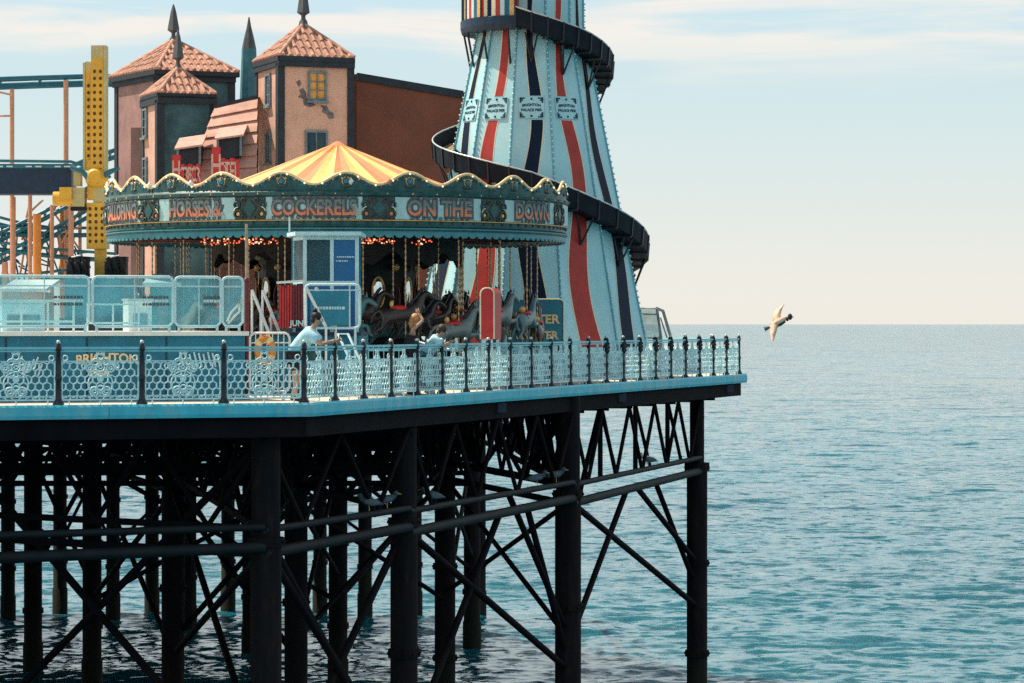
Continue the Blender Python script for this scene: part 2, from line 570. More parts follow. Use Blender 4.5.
# thin cloud streaks and sea haze, as functions of direction
mp = N(nt, 'ShaderNodeMapping')
mp.inputs['Scale'].default_value = (7.0, 7.0, 75.0)
L.new(tc.outputs['Generated'], mp.inputs['Vector'])
nz = N(nt, 'ShaderNodeTexNoise', Scale=1.0, Detail=6.0, Roughness=0.55, Distortion=0.4)
L.new(mp.outputs[0], nz.inputs['Vector'])
cl = N(nt, 'ShaderNodeMapRange')
cl.inputs['From Min'].default_value, cl.inputs['From Max'].default_value = 0.46, 0.60
L.new(nz.outputs['Fac'], cl.inputs['Value'])
hi = N(nt, 'ShaderNodeMapRange')
hi.inputs['From Min'].default_value, hi.inputs['From Max'].default_value = 0.078, 0.100
L.new(sp.outputs['Z'], hi.inputs['Value'])
cm = N(nt, 'ShaderNodeMath', operation='MULTIPLY')
L.new(cl.outputs[0], cm.inputs[0])
L.new(hi.outputs[0], cm.inputs[1])
cm2 = N(nt, 'ShaderNodeMath', operation='MULTIPLY')
L.new(cm.outputs[0], cm2.inputs[0])
cm2.inputs[1].default_value = 0.85
haze_fill = N(nt, 'ShaderNodeValToRGB')
e = haze_fill.color_ramp.elements
e[0].position, e[0].color = 0.0, (7.1, 6.75, 6.2, 1)
e[1].position, e[1].color = 1.0, (0.40, 1.05, 1.7, 1)
for p_, c_ in ((0.018, (6.7, 6.6, 6.15)), (0.04, (6.0, 6.4, 6.2)), (0.06, (5.5, 6.3, 6.25)), (0.085, (5.0, 6.15, 6.35)), (0.12, (4.8, 6.3, 6.8)), (0.19, (6.1, 7.8, 8.2)), (0.40, (5.9, 7.8, 8.4)), (0.58, (0.7, 1.8, 2.5))):  # bright band above the view and dark zenith, added to shape reflections and fill
    x_ = e.new(p_)
    x_.color = (*c_, 1)
L.new(sp.outputs['Z'], haze_fill.inputs[0])
mxs = N(nt, 'ShaderNodeMix', data_type='RGBA')
mxs.inputs['Factor'].default_value = 0.85
L.new(sky.outputs[0], mxs.inputs['A'])
L.new(haze_fill.outputs[0], mxs.inputs['B'])
mxc = N(nt, 'ShaderNodeMix', data_type='RGBA')
L.new(cm2.outputs[0], mxc.inputs['Factor'])
L.new(mxs.outputs['Result'], mxc.inputs['A'])
mxc.inputs['B'].default_value = (7.3, 6.8, 6.2, 1)
L.new(mxc.outputs['Result'], bg.inputs['Color'])
bg.inputs['Strength'].default_value = 0.1

S.view_settings.view_transform = 'Standard'
S.view_settings.look = 'None'
S.view_settings.gamma = 1
S.view_settings.exposure = 0.4
S.render.engine = 'CYCLES'
S.cycles.use_denoising = False
S.cycles.max_bounces = 8
S.cycles.transparent_max_bounces = 16
S.cycles.caustics_reflective = False
S.cycles.caustics_refractive = False

# ------------------------------------------------------------------ sea
def build_sea():
    h = EYE - SEA
    d_rows = np.concatenate([np.linspace(2600, 440, 14, endpoint=False), np.arange(440, 0.9, -0.42), np.array([0.7, 0.55, 0.43])])
    rad = h * F / d_rows
    ang = np.concatenate([np.radians(np.linspace(-13, 13, 640)), np.radians(np.linspace(13, 347, 62)[1:-1])])
    nr, na = len(rad), len(ang)
    A, RR = np.meshgrid(ang, rad)
    X, Y = RR * np.sin(A), RR * np.cos(A)
    dr = np.gradient(rad)[:, None] * np.ones((1, na))
    rng = np.random.RandomState(5)
    Z = np.zeros_like(X)
    for i in range(54):
        lam = 0.55 * (9.0 / 0.55) ** (i / 53.0)
        th = rng.normal(-1.45, 0.6)
        kx, ky = math.cos(th) * 2 * pi / lam, math.sin(th) * 2 * pi / lam
        amp = 0.0078 * lam ** 0.5 * (0.5 + rng.rand())
        w = np.clip(lam / (3.0 * np.abs(dr)) - 0.5, 0, 1)
        ph = kx * X + ky * Y + rng.rand() * 6.28 + 1.5 * np.sin(0.11 * X / lam ** .5 + 0.07 * Y / lam ** .5 + i) + 0.8 * np.sin(0.031 * X - 0.043 * Y + 2 * i)
        grp = 0.65 + 0.5 * np.sin(0.05 * X + 0.03 * Y + 1.7 * i) * np.sin(0.035 * Y - 0.02 * X + i)
        sn = np.sin(ph)
        Z += amp * w * grp * (sn + 0.3 * (sn * sn - 0.5))
    inside = (np.arange(na) < 640)[None, :] & (rad > 40)[:, None]
    Z = np.where(inside, Z, Z * 0.3)
    V = np.stack([X, Y, SEA + Z], -1).reshape(-1, 3)
    i0 = np.arange(nr - 1)[:, None] * na
    j = np.arange(na)[None, :]
    j2 = (j + 1) % na
    q = np.stack([i0 + j, i0 + na + j, i0 + na + j2, i0 + j2], -1).reshape(-1, 4)
    V = np.vstack([V, [[0, 0, SEA]]])
    me = bpy.data.meshes.new('sea')
    fan = np.stack([np.full(na, len(V) - 1), np.arange(na), (np.arange(na) + 1) % na], -1)
    nloops = q.size + fan.size
    me.vertices.add(len(V))
    me.vertices.foreach_set('co', V.ravel())
    me.loops.add(nloops)
    me.loops.foreach_set('vertex_index', np.concatenate([q.ravel(), fan.ravel()]))
    me.polygons.add(len(q) + len(fan))
    ls = np.concatenate([np.arange(len(q)) * 4, q.size + np.arange(len(fan)) * 3])
    me.polygons.foreach_set('loop_start', ls)
    me.polygons.foreach_set('use_smooth', np.ones(len(q) + len(fan), bool))
    me.update(calc_edges=True)
    me.validate()
    m, nt, b = new_mat('sea_water')
    L = nt.links
    geo = N(nt, 'ShaderNodeNewGeometry')
    mp = N(nt, 'ShaderNodeMapping')
    mp.inputs['Scale'].default_value = (0.55, 1.0, 1.0)
    L.new(geo.outputs['Position'], mp.inputs['Vector'])
    acc = geo.outputs['Normal']
    for sc, kx, ky, det in ((3.2, .5, .6, 3.0), (0.8, .2, .35, 2.0), (0.22, .1, .18, 3.0), (0.05, .05, .12, 4.0)):
        n_ = N(nt, 'ShaderNodeTexNoise', Scale=sc, Detail=det, Roughness=0.55)
        L.new(mp.outputs[0], n_.inputs['Vector'])
        sb = N(nt, 'ShaderNodeVectorMath', operation='SUBTRACT')
        L.new(n_.outputs['Color'], sb.inputs[0])
        sb.inputs[1].default_value = (.5, .5, .5)
        ml = N(nt, 'ShaderNodeVectorMath', operation='MULTIPLY')
        L.new(sb.outputs[0], ml.inputs[0])
        ml.inputs[1].default_value = (kx, ky, 0)
        ad = N(nt, 'ShaderNodeVectorMath', operation='ADD')
        L.new(acc, ad.inputs[0])
        L.new(ml.outputs[0], ad.inputs[1])
        acc = ad.outputs[0]
    # short steep wavelet faces, sparse, in wind streaks
    mp2 = N(nt, 'ShaderNodeMapping')
    mp2.inputs['Scale'].default_value = (0.42, 1.0, 1.0)
    L.new(geo.outputs['Position'], mp2.inputs['Vector'])
    for sc, lo, hi_, amt in ((2.1, .56, .66, .52), (0.55, .58, .69, .46), (0.14, .58, .74, .26)):
        n_ = N(nt, 'ShaderNodeTexNoise', Scale=sc, Detail=3.0, Roughness=0.6, Distortion=0.5)
        L.new(mp2.outputs[0], n_.inputs['Vector'])
        mr = N(nt, 'ShaderNodeMapRange')
        mr.inputs['From Min'].default_value, mr.inputs['From Max'].default_value = lo, hi_
        mr.inputs['To Max'].default_value = -amt
        L.new(n_.outputs['Fac'], mr.inputs['Value'])
        cb = N(nt, 'ShaderNodeCombineXYZ')
        L.new(mr.outputs[0], cb.inputs['Y'])
        ad = N(nt, 'ShaderNodeVectorMath', operation='ADD')
        L.new(acc, ad.inputs[0])
        L.new(cb.outputs[0], ad.inputs[1])
        acc = ad.outputs[0]
    nm = N(nt, 'ShaderNodeVectorMath', operation='NORMALIZE')
    L.new(acc, nm.inputs[0])
    L.new(nm.outputs[0], b.inputs['Normal'])
    n3 = N(nt, 'ShaderNodeTexNoise', Scale=0.03, Detail=3.0)
    L.new(mp.outputs[0], n3.inputs['Vector'])
    cr = N(nt, 'ShaderNodeValToRGB')
    cr.color_ramp.elements[0].position, cr.color_ramp.elements[0].color = 0.35, (0.006, 0.098, 0.138, 1)
    cr.color_ramp.elements[1].position, cr.color_ramp.elements[1].color = 0.7, (0.009, 0.140, 0.185, 1)
    L.new(n3.outputs['Fac'], cr.inputs[0])
    L.new(cr.outputs[0], b.inputs['Base Color'])
    b.inputs['Roughness'].default_value = 0.06
    b.inputs['IOR'].default_value = 1.5
    b.inputs['Subsurface Weight'].default_value = 1.0
    b.inputs['Subsurface Radius'].default_value = (.4, 1.0, 1.0)
    b.inputs['Subsurface Scale'].default_value = 1.5
    b.inputs['Specular IOR Level'].default_value = 1.0
    me.materials.append(m)
    o = bpy.data.objects.new('sea', me)
    COL.objects.link(o)
    tag(o, kind='structure')


build_sea()

# ------------------------------------------------------------------ pier
C = Vector((-4.08, 56.5))
uf = Vector((0.936, 0.352)).normalized()       # along the front edge, towards the corner
vr = Vector((0.323, 0.946)).normalized()       # along the right edge, away
SP_F, SP_R, NR = 1.62, 1.56, 22
E = C + vr * SP_R * NR
LF = C - uf * 12
BK = Vector((0.2, 101.6))
plan = [LF, C, E, BK, Vector((-11, 121)), Vector((-52, 121)), Vector((-52, LF.y))]


def inset(poly, d):
    """move every edge of a counter-clockwise plan outwards by d"""
    n = len(poly)
    out = []
    for i in range(n):
        a, b, c = poly[i - 1], poly[i], poly[(i + 1) % n]
        d1, d2 = (b - a).normalized(), (c - b).normalized()
        n1, n2 = Vector((d1.y, -d1.x)), Vector((d2.y, -d2.x))
        p1, p2 = b + n1 * d, b + n2 * d
        den = d1.x * d2.y - d1.y * d2.x
        if abs(den) < 1e-6:
            out.append(p1)
            continue
        t = ((p2.x - p1.x) * d2.y - (p2.y - p1.y) * d2.x) / den
        out.append(p1 + d1 * t)
    return out


pier = thing('pier', (C.x, C.y, 0), 'iron seaside pier with pale cyan deck edge standing on dark braced piles in the sea', 'pier')
edge = inset(plan, 0.24)
deck = mb('planks')
deck.prism([tuple(p) for p in inset(plan, 0.12)], -0.16, 0.0)
deck.build('deck', pier)
fas = mb('fascia')
edge_in = inset(plan, 0.125)
for i in range(3):
    a, b, c, d = edge[i], edge[i + 1], edge_in[i + 1], edge_in[i]
    seg = max(1, int((b - a).length / 3.1))
    for k in range(seg):
        g = 0.012 / (b - a).length
        t0, t1 = k / seg + (g if k else 0), (k + 1) / seg
        p, q, r, s = a.lerp(b, t0), a.lerp(b, t1), d.lerp(c, t1), d.lerp(c, t0)
        # rounded nose in section
        prof = [(0.0, 0.012), (0.75, 0.012), (1.0, -0.03), (1.0, -0.19), (0.8, -0.26), (0.0, -0.26)]
        vs = [Vector((*s.lerp(p, u), z)) for u, z in prof] + [Vector((*r.lerp(q, u), z)) for u, z in prof]
        n = len(prof)
        fas.add(vs, [tuple(range(n)), tuple(range(n, 2 * n))[::-1]] + [(j, n + j, n + (j + 1) % n, (j + 1) % n) for j in range(n)])
fas.build('fascia', pier)
# edge beam and the joists under the deck
eb = mb('iron')
e1, e2 = inset(plan, 0.06), inset(plan, -0.34)
for i in range(3):
    eb.prism([tuple(e1[i]), tuple(e1[i + 1]), tuple(e2[i + 1]), tuple(e2[i])], -0.66, -0.163)
eb.build('edge_beam', pier)


def right_edge_x(Z):
    if Z <= E.y:
        if Z < C.y:
            return C.x - (C.y - Z) / uf.y * uf.x
        return C.x + (Z - C.y) / vr.y * vr.x
    if Z <= BK.y:
        return E.x + (Z - E.y) / (BK.y - E.y) * (BK.x - E.x)
    return BK.x - (Z - BK.y) * .58


joists = MB().use('iron')
Zj = 58.5
while Zj < 120:
    xr = right_edge_x(Zj) - 0.45
    joists.box((-50, Zj - 0.09, -0.78), (xr, Zj + 0.09, -0.163))
    Zj += 2.1
j = joists.build('deck_joists', pier)
j['kind'] = 'stuff'

# piles: (pixel column at its distance, distance, radius)
PILES = [(266, 56.9, .31), (404, 62.6, .30), (568, 72.9, .335), (697, 86.2, .31),
         (296, 74, .30), (173, 78, .31), (92, 94, .31), (33, 99, .31), (338, 94, .31), (445, 85, .31), (472, 106, .31),
         (113, 117, .27), (228, 119.5, .28), (60, 119.5, .28), (8, 116, .28), (365, 117, .28), (152, 119, .28),
         (-60, 62, .31), (-30, 90, .31), (320, 119, .28), (415, 118, .28), (190, 112, .25), (250, 104, .28),
         (480, 118, .24)]
pile_at = {}
for px, Z, r in PILES:
    x = (px - 512) * Z / F
    p = mb('pile')
    p.lathe([(r * 1.12, SEA - 3), (r * 1.12, SEA + 1.0), (r, SEA + 1.02), (r, -2.75)], (x, Z, 0), 18)
    for zz in (-2.75, -5.6, -8.3):
        p.lathe([(r, zz - .09), (r * 1.17, zz - .09), (r * 1.17, zz + .09), (r, zz + .09)], (x, Z, 0), 18, False)
        if Z < 90:
            for q in range(10):
                p.ball((x + r * 1.19 * sin(q * pi / 5), Z - r * 1.19 * cos(q * pi / 5), zz), .035, 6, 4)
    if px == 697:        # the end pile has a slimmer column standing on a cap
        p.lathe([(r * 1.22, -2.85), (r * 1.22, -2.6), (r * .7, -2.6), (r * .7, -0.163)], (x, Z, 0), 18, False)
    else:
        p.lathe([(r * .92, -2.66), (r * .92, -0.163)], (x, Z, 0), 18)
    p.build('pile', pier)
    pile_at[(px, Z)] = Vector((x, Z, 0))
PP = {k[0]: v for k, v in pile_at.items()}


def beam(p, q, w, h, name='waling_beam', m='waling'):
    mb(m).bar(p, q, w, h).build(name, pier)


def V3(p, z):
    return Vector((p.x, p.y, z))


# walings that tie the outer row together, two pipes one above the other
outer = [Vector((LF.x, LF.y + .4, 0)), PP[266] + Vector((0, -.3, 0)), PP[404] + Vector((.12, -.28, 0)),
         PP[568] + Vector((.12, -.3, 0)), PP[697] + Vector((.1, -.1, 0))]
for a, b in zip(outer, outer[1:]):
    mb('waling').tube([V3(a, -2.50), V3(b, -2.44)], 0.075, 8).build('waling_beam', pier)
    mb('waling').tube([V3(a, -2.96), V3(b, -2.84)], 0.115, 8).build('waling_beam', pier)

nbrace = 0
extra = MB().use('iron')


def brace(p, q, r=0.085):
    global nbrace
    if nbrace < 92:
        mb('iron').tube([p, q], r, 8).build('brace', pier)
    else:
        extra.tube([p, q], r, 6)
    nbrace += 1


def bay(a, b, zt, zb, r=0.085, both=True):
    brace(V3(a, zt), V3(b, zb), r)
    if both:
        brace(V3(b, zt) + Vector((0, .25, 0)), V3(a, zb) + Vector((0, .25, 0)), r)


# front and right rows as the photograph shows them, bracing from the waling down
bay(PP[568], PP[697], -2.9, -6.9, .085, False)
brace(V3(PP[697], -5.6), V3(PP[697].lerp(PP[568], .52), -2.9), .08)
brace(V3(PP[697], -6.4) + Vector((0, .3, 0)), V3(PP[697].lerp(PP[568], .36), -2.9) + Vector((0, .3, 0)), .08)
brace(V3(PP[568], -6.6), V3(PP[568].lerp(PP[697], .42), -2.9), .085)
brace(V3(PP[568], -5.2) + Vector((0, 8, 0)), V3(PP[568].lerp(PP[697], .3), -1.0) + Vector((0, 10, 0)), .08)
bay(PP[404], PP[568], -2.9, -7.2, .085, False)
brace(V3(PP[568], -7.0), V3(PP[568].lerp(PP[404], .28), -2.9), .085)
brace(V3(PP[568], -6.3), V3(PP[568].lerp(PP[404], .4), -2.5), .08)
brace(V3(PP[404], -7.9), V3(PP[404].lerp(PP[568], .55), -2.9), .085)
brace(V3(PP[404], -8.6), V3(PP[404].lerp(PP[266], .95), -2.9), .085)
bay(PP[266], PP[404], -2.9, -8.2, .085)
bay(PP[445], PP[472], -3.0, -7.0, .07)
bay(PP[445], PP[568], -3.0, -6.4, .07)
bay(PP[296], PP[445], -3.0, -6.6, .07)
bay(PP[296], PP[338], -3.0, -6.6, .07)
bay(PP[173], PP[296], -3.0, -7.0, .08)
bay(PP[173], PP[266], -2.9, -7.4, .085)
bay(PP[92], PP[173], -3.0, -7.4, .085)
bay(PP[33], PP[92], -3.0, -7.0, .08)
bay(PP[-60], PP[266], -0.7, -8.0, .085)
bay(PP[92], PP[338], -3.0, -7.5, .08)
bay(PP[338], PP[472], -3.0, -7.5, .07)
bay(PP[113], PP[228], -3.0, -7.5, .07)
bay(PP[60], PP[113], -3.0, -7.5, .07)
bay(PP[228], PP[365], -3.0, -7.0, .07)
# upper tier, raking struts between the deck and the walings
rows = [[outer[1], outer[2], outer[3], outer[4]],
        [PP[33], PP[92], PP[173], PP[296], PP[445], PP[568]],
        [PP[8], PP[113], PP[338], PP[472]],
        [PP[60], PP[228], PP[365], PP[480]],
        [PP[-60], PP[266]]]
for ri, row in enumerate(rows):
    for a, b in zip(row, row[1:]):
        L_ = (b - a).length
        n = max(2, int(round(L_ / 2.6)))
        for k in range(n):
            p, q = a.lerp(b, k / n), a.lerp(b, (k + 1) / n)
            mid = p.lerp(q, .5)
            brace(V3(p, -0.7), V3(mid, -2.5), .055)
            brace(V3(q, -0.7), V3(mid, -2.5), .055)
        if ri:
            beam(V3(a, -2.5), V3(b, -2.5), .12, .13, m='iron')
            beam(V3(a, -3.0), V3(b, -3.0), .12, .15, m='iron')
# ties running back from the outer row into the dark
for a, b in ((266, 173), (266, 296), (404, 296), (404, 445), (568, 445), (568, 472), (568, 480), (445, 365), (173, 113), (92, 60),
             (338, 320), (472, 415), (296, 250), (338, 250), (33, 8)):
    p, q = PP[a], PP[b]
    beam(V3(p, -2.55), V3(q, -2.55), .12, .13, m='iron')
    n = max(2, int((q - p).length / 4))
    for k in range(n):
        u, w = p.lerp(q, k / n), p.lerp(q, (k + 1) / n)
        brace(V3(u, -0.7), V3(w, -2.5), .07)
        brace(V3(w, -0.7), V3(u, -2.5), .07)
# struts in the open bay between the last two piles
for off, ts in ((0, (.22, .48, .74)), (9, (.15, .3, .45, .6, .75, .9))):
    for t in ts:
        p = V3(PP[568].lerp(PP[697], t), 0) + Vector((-.947 * off, .32 * off, 0))
        brace(V3(p, -0.6), V3(p, -2.55), .075)
        brace(V3(p, -0.65), V3(p + Vector((vr.x, vr.y, 0)) * 1.5, -2.5), .055)
        if off:
            brace(V3(p, -0.65), V3(p - Vector((vr.x, vr.y, 0)) * 1.5, -2.5), .06)
d = Vector((-.947 * 9, .32 * 9, 0))
beam(V3(PP[568] + d, -2.5), V3(PP[697] + d, -2.5), .2, .22, m='iron')
# lattice cross girders under the deck, row behind row
for Zr, pxmax, zb in ((65, 400, -1.7), (70, 430, -1.9), (75, 470, -2.6), (80, 480, -2.2), (86, 470, -2.9), (91, 470, -2.4), (104, 460, -2.7), (115, 400, -2.6)):
    xr = min((pxmax - 512) * Zr / F, right_edge_x(Zr) - .8)
    xl = -(560) * Zr / F
    for z in (-1.0, zb):
        extra.bar((xl, Zr, z), (xr, Zr, z), .12, .14)
    stp = 1.3 + .45 * sin(Zr)
    k = 0
    while xl + stp * k < xr:
        x0_ = xl + stp * k
        extra.bar((x0_, Zr, -.9), (min(xr, x0_ + stp), Zr, zb), .07, .08)
        extra.bar((x0_, Zr + .15, zb), (min(xr, x0_ + stp), Zr + .15, -.9), .07, .08)
        if k % 2 == 0:
            extra.bar((x0_, Zr - .12, -.9), (x0_, Zr - .12, zb), .12, .12)
        k += 1
x = extra.build('bracing', pier)
x['kind'] = 'stuff'
# floodlight boxes bolted under the fascia
for px, k in ((502, 7.4), (617, 13.7), (722, 21.0)):
    p = C + vr * SP_R * k + Vector((vr.y, -vr.x)) * 0.1
    f = mb('navy')
    f.box((p.x - .12, p.y - .1, -.52), (p.x + .12, p.y + .12, -.30))
    f.use('iron').box((p.x - .03, p.y - .03, -.298), (p.x + .03, p.y + .03, -.262))
    f.build('floodlight', pier)

# ------------------------------------------------------------------ railing
rail = thing('railing', (C.x, C.y, 0), 'cast iron pier railing of black posts and pale cyan honeycomb panels along the deck edge', 'railing')


def panel_mesh(length):
    """one filigree panel, along +X from 0 to length, standing on z = 0"""
    p = MB().use('filigree')
    d = 0.022
    x0, x1 = 0.07, length - 0.07

    def flat(a, b, w=0.026):
        p.bar((a[0], 0, a[1]), (b[0], 0, b[1]), d, w)
    for z in (0.10, 0.165):
        flat((x0, z), (x1, z), 0.03)
    for i in range(23):
        xx = x0 + (x1 - x0) * (i + .5) / 23
        if i % 2 == 0:
            flat((xx, .10), (xx, .165), .02)
    for i in (1, 5.5, 10):
        xx = x0 + (x1 - x0) * i / 11
        flat((xx, 0), (xx, .10), .022)
    # honeycomb
    cols = 10
    pw = (x1 - x0) / cols
    s = pw / math.sqrt(3)
    rows_n = 5
    zb = 0.165
    for rw in range(rows_n):
        cz = zb + s * .5 + rw * 1.5 * s + .02
        for cI in range(cols):
            cx = x0 + pw * (cI + .5 + (.5 if rw % 2 else 0))
            if cx + pw * .51 > x1 + .01:
                continue
            if abs(cx - length / 2) < .2 and rw > 2:
                continue
            vs = [(cx + s * sin(pi / 3 * k), cz + s * cos(pi / 3 * k)) for k in range(6)]
            for k in (0, 1, 5) if rw < rows_n - 1 else (0, 1, 5):
                flat(vs[k], vs[(k + 1) % 6], .024)
            if rw == 0 or cI == 0:
                for k in (2, 3, 4):
                    flat(vs[k], vs[(k + 1) % 6], .024)
    ztop = zb + s * .5 + (rows_n - 1) * 1.5 * s + s + .03
    flat((x0, ztop), (x1, ztop), .02)
    # central scroll ornament, a cluster of rings that climbs to the handrail
    cx = length / 2
    for (ux, uz, rr) in ((-.12, .26, .085), (.12, .26, .085), (0, .30, .07), (-.1, .60, .07), (.1, .60, .07), (0, .50, .05),
                         (0, .72, .085), (-.2, .70, .075), (.2, .70, .075), (-.1, .82, .06), (.1, .82, .06), (0, .92, .06),
                         (-.31, .74, .05), (.31, .74, .05), (0, 1.0, .035), (-.12, .26, .04), (.12, .26, .04), (-.2, .70, .03), (.2, .70, .03)):
        p.ring((cx + ux, 0, uz), rr, .014, n=12, k=4)
    p.ring((cx, 0, .40), .24, .013, n=20, k=4)
    p.ring((cx - .22, 0, .95), .16, .012, n=10, k=4, a0=-pi * .5, a1=.15 * pi)
    p.ring((cx + .22, 0, .95), .16, .012, n=10, k=4, a0=.85 * pi, a1=1.5 * pi)
    # rosettes filling the centre
    for uz in (.26, .50, .72):
        for k in range(6):
            a = pi / 3 * k
            p.ball((cx + .035 * cos(a), 0, uz + .035 * sin(a)), .016, 6, 4)
    # side strips beside the posts
    for xx in (x0, x1):
        flat((xx, .1), (xx, ztop), .024)
    for sx in (-1, 1):
        xx = x0 + .06 if sx < 0 else x1 - .06
        p.ring((xx, 0, ztop + .06), .05, .012, n=10, k=4)
    # handrail
    p.use('cyan')
    p.bar((0.0, 0, 1.085), (length, 0, 1.085), .06, .045)
    p.bar((0.0, 0, 1.03), (length, 0, 1.03), .018, .03)
    return p.mesh('filigree_panel')


def post_mesh():
    p = MB().use('black')
    p.lathe([(.0, 0), (.11, 0), (.11, .03), (.075, .07), (.062, .12), (.052, .16), (.052, .46), (.066, .48), (.066, .54), (.050, .56),
             (.046, 1.02), (.062, 1.04), (.062, 1.12), (.048, 1.14), (.048, 1.17), (.040, 1.175), (0, 1.176)], n=14)
    p.use('steel')
    p.lathe([(.03, 1.172), (.042, 1.19), (.040, 1.215), (.022, 1.235), (0, 1.24)], n=12)
    return p.mesh('post')


pmF, pmR, postm = panel_mesh(SP_F), panel_mesh(SP_R), post_mesh()
roundm = MB().use('blackmatt')
roundm.ball((0, 0, .93), .15, 12, 8, (1, .5, 1.05))
roundm.ball((0, 0, 1.12), .075, 8, 6)
for k in range(8):
    roundm.ball((.12 * cos(k * pi / 4), -.03, .93 + .13 * sin(k * pi / 4)), .05, 6, 4)
roundm = roundm.mesh('roundel')


def rail_part(name, me, p, ang=0.0):
    o = bpy.data.objects.new(name, me)
    COL.objects.link(o)
    o.parent = rail
    o.location = (p.x - C.x, p.y - C.y, 0.004)
    o.rotation_euler.z = ang
    return o


aF, aR = math.atan2(uf.y, uf.x), math.atan2(vr.y, vr.x)
for k in range(1, 8):
    p = C - uf * SP_F * k
    rail_part('filigree_panel', pmF, p, aF)
    rail_part('post', postm, p, aF)
for k in range(NR + 1):
    p = C + vr * SP_R * k
    rail_part('post', postm, p, aR)
    if k < NR:
        rail_part('filigree_panel', pmR, p, aR)
    if 13 <= k <= 21:
        rail_part('roundel', roundm, p, aR)
bdir = (BK - E).normalized()
for k in range(6):
    p = E + bdir * SP_R * k
    rail_part('filigree_panel', pmR, p, math.atan2(bdir.y, bdir.x))
    rail_part('post', postm, p + bdir * SP_R, aR)

# ------------------------------------------------------------------ helter skelter
HX, HY = 0.554, 84.0
hs = thing('helter_skelter', (HX, HY, 0), 'tall tapering pale blue helter skelter with wavy stripes and a dark spiral slide', 'helter skelter')


def apo(z):
    return max(1.5, 3.5 - .196 * z)


def facet(phi, s, z, off=0.0):
    return Vector((HX + sin(phi) * (apo(z) + off) + cos(phi) * s, HY - cos(phi) * (apo(z) + off) + sin(phi) * s, z))


tw = mb('tower')
zs = [0, 1.0, 2.0, 3.2, 4.4, 5.6, 6.9, 8.2, 9.2, 10.2, 11.5, 13.2]
for f_ in range(12):
    phi = f_ * pi / 6
    vs, fs = [], []
    for z in zs:
        hw = apo(z) * math.tan(pi / 12)
        vs += [facet(phi, -hw, z), facet(phi, hw, z)]
    for i in range(len(zs) - 1):
        fs.append((2 * i, 2 * i + 1, 2 * i + 3, 2 * i + 2))
    tw.add(vs, fs)
tw.use('red').lathe([(1.95, 13.2), (1.7, 13.5), (.9, 14.6), (.1, 15.6), (0, 15.7)], (HX, HY, 0), 12, False)
tw.use('cream').lathe([(1.45, 13.05), (1.98, 13.1), (1.98, 13.22), (1.45, 13.25)], (HX, HY, 0), 12, False)
tw.build('tower_body', hs)
for f_ in range(12):
    phi = f_ * pi / 6
    # horizontal panel joints and corner battens with unlit bulbs
    bt = mb('seam')
    a = phi + pi / 12
    pts = []
    for z in zs[:-1]:
        rc = apo(z) / cos(pi / 12)
        pts.append(Vector((HX + sin(a) * (rc + .01), HY - cos(a) * (rc + .01), z)))
    bt.tube(pts, .032, 6)
    bt.use('bulbwhite')
    z = .8
    while z < 10.9:
        rc = apo(z) / cos(pi / 12)
        bt.ball((HX + sin(a) * (rc + .055), HY - cos(a) * (rc + .055), z), .03, 6, 4)
        z += .17
    bt.build('bulb_batten', hs)
for f_ in range(-3, 9):
    phi = f_ * pi / 6
    red = f_ % 2 != 0
    ph = f_ * 1.9
    def sway(z):
        return .17 * sin(z * 1.05 + ph) * min(1, (10.4 - z) / 5 + .35)
    def half(z):
        return max(.06, .075 + max(0, 10.4 - z) * .029 + .015 * sin(z * 1.7 + ph))
    st = MB()
    for mname, grow, off in (('cream', .035, .006), ('red' if red else 'stripedark', 0, .011)):
        st.use(mname)
        spans = [(0.9, 7.36), (8.06, 12.9)] if -2 <= f_ <= 1 else [(0.9, 12.9)]
        for z0, z1 in spans:
            n = int((z1 - z0) / .22)
            vs, fs = [], []
            for i in range(n + 1):
                z = z0 + (z1 - z0) * i / n
                vs += [facet(phi, sway(z) - half(z) - grow, z, off), facet(phi, sway(z) + half(z) + grow, z, off)]
            for i in range(n):
                fs.append((2 * i, 2 * i + 1, 2 * i + 3, 2 * i + 2))
            st.add(vs, fs)
    st.build('stripe', hs)
    if -2 <= f_ <= 1:
        z0, z1, w = 7.40, 8.02, .36
        nrm = Vector((sin(phi), -cos(phi), .196)).normalized()
        sg = mb('tower')
        o = facet(phi, -w, z0, .012)
        ax, ay = facet(phi, w, z0, .012) - o, facet(phi, -w, z1, .012) - o
        sg.obox(o, ax, ay, nrm * .02)
        lt = sg.use('navy')
        def put(u, v, k, o=o, ax=ax, ay=ay, nrm=nrm):
            return o + ax * (.5 + u) + ay * (.5 + v) + nrm * (.024 + k)
        for su in (-1, 1):
            for sv in (-1, 1):
                for (u0, v0, u1, v1) in ((.47, .47, .26, .40), (.47, .47, .40, .22), (.40, .38, .34, .30)):
                    lt.add([put(su * u0, sv * v0, .003), put(su * u1, sv * v0, .003), put(su * u1, sv * v1, .003), put(su * u0, sv * v1, .003)], [(0, 1, 2, 3)])
        for sv in (-1, 1):
            c_ = put(0, sv * .40, .004)
            lt.ball(c_, .035, 8, 4, (1, .4, 1))
        lt.text('BRIGHTON', .105, lambda x, y, k: put(x / (2 * w), (y + .045 - .35 * x * x) / (z1 - z0) + .05, k), .004, .006)
        lt.text('PALACE PIER', .105, lambda x, y, k: put(x / (2 * w), y / (z1 - z0) - .12, k), .004, .006)
        sg.build('sign', hs)

# slide
tbl = [(-14, 10.36), (0, 10.18), (45, 9.68), (90, 9.08), (180, 7.92), (270, 6.72), (330, 5.98), (360, 5.58), (396, 4.82), (450, 3.78), (540, 2.5), (630, 1.25), (690, .55)]


def slide_z(d):
    for (a, za), (b, zb) in zip(tbl, tbl[1:]):
        if d <= b:
            return za + (zb - za) * (d - a) / (b - a)
    return tbl[-1][1]


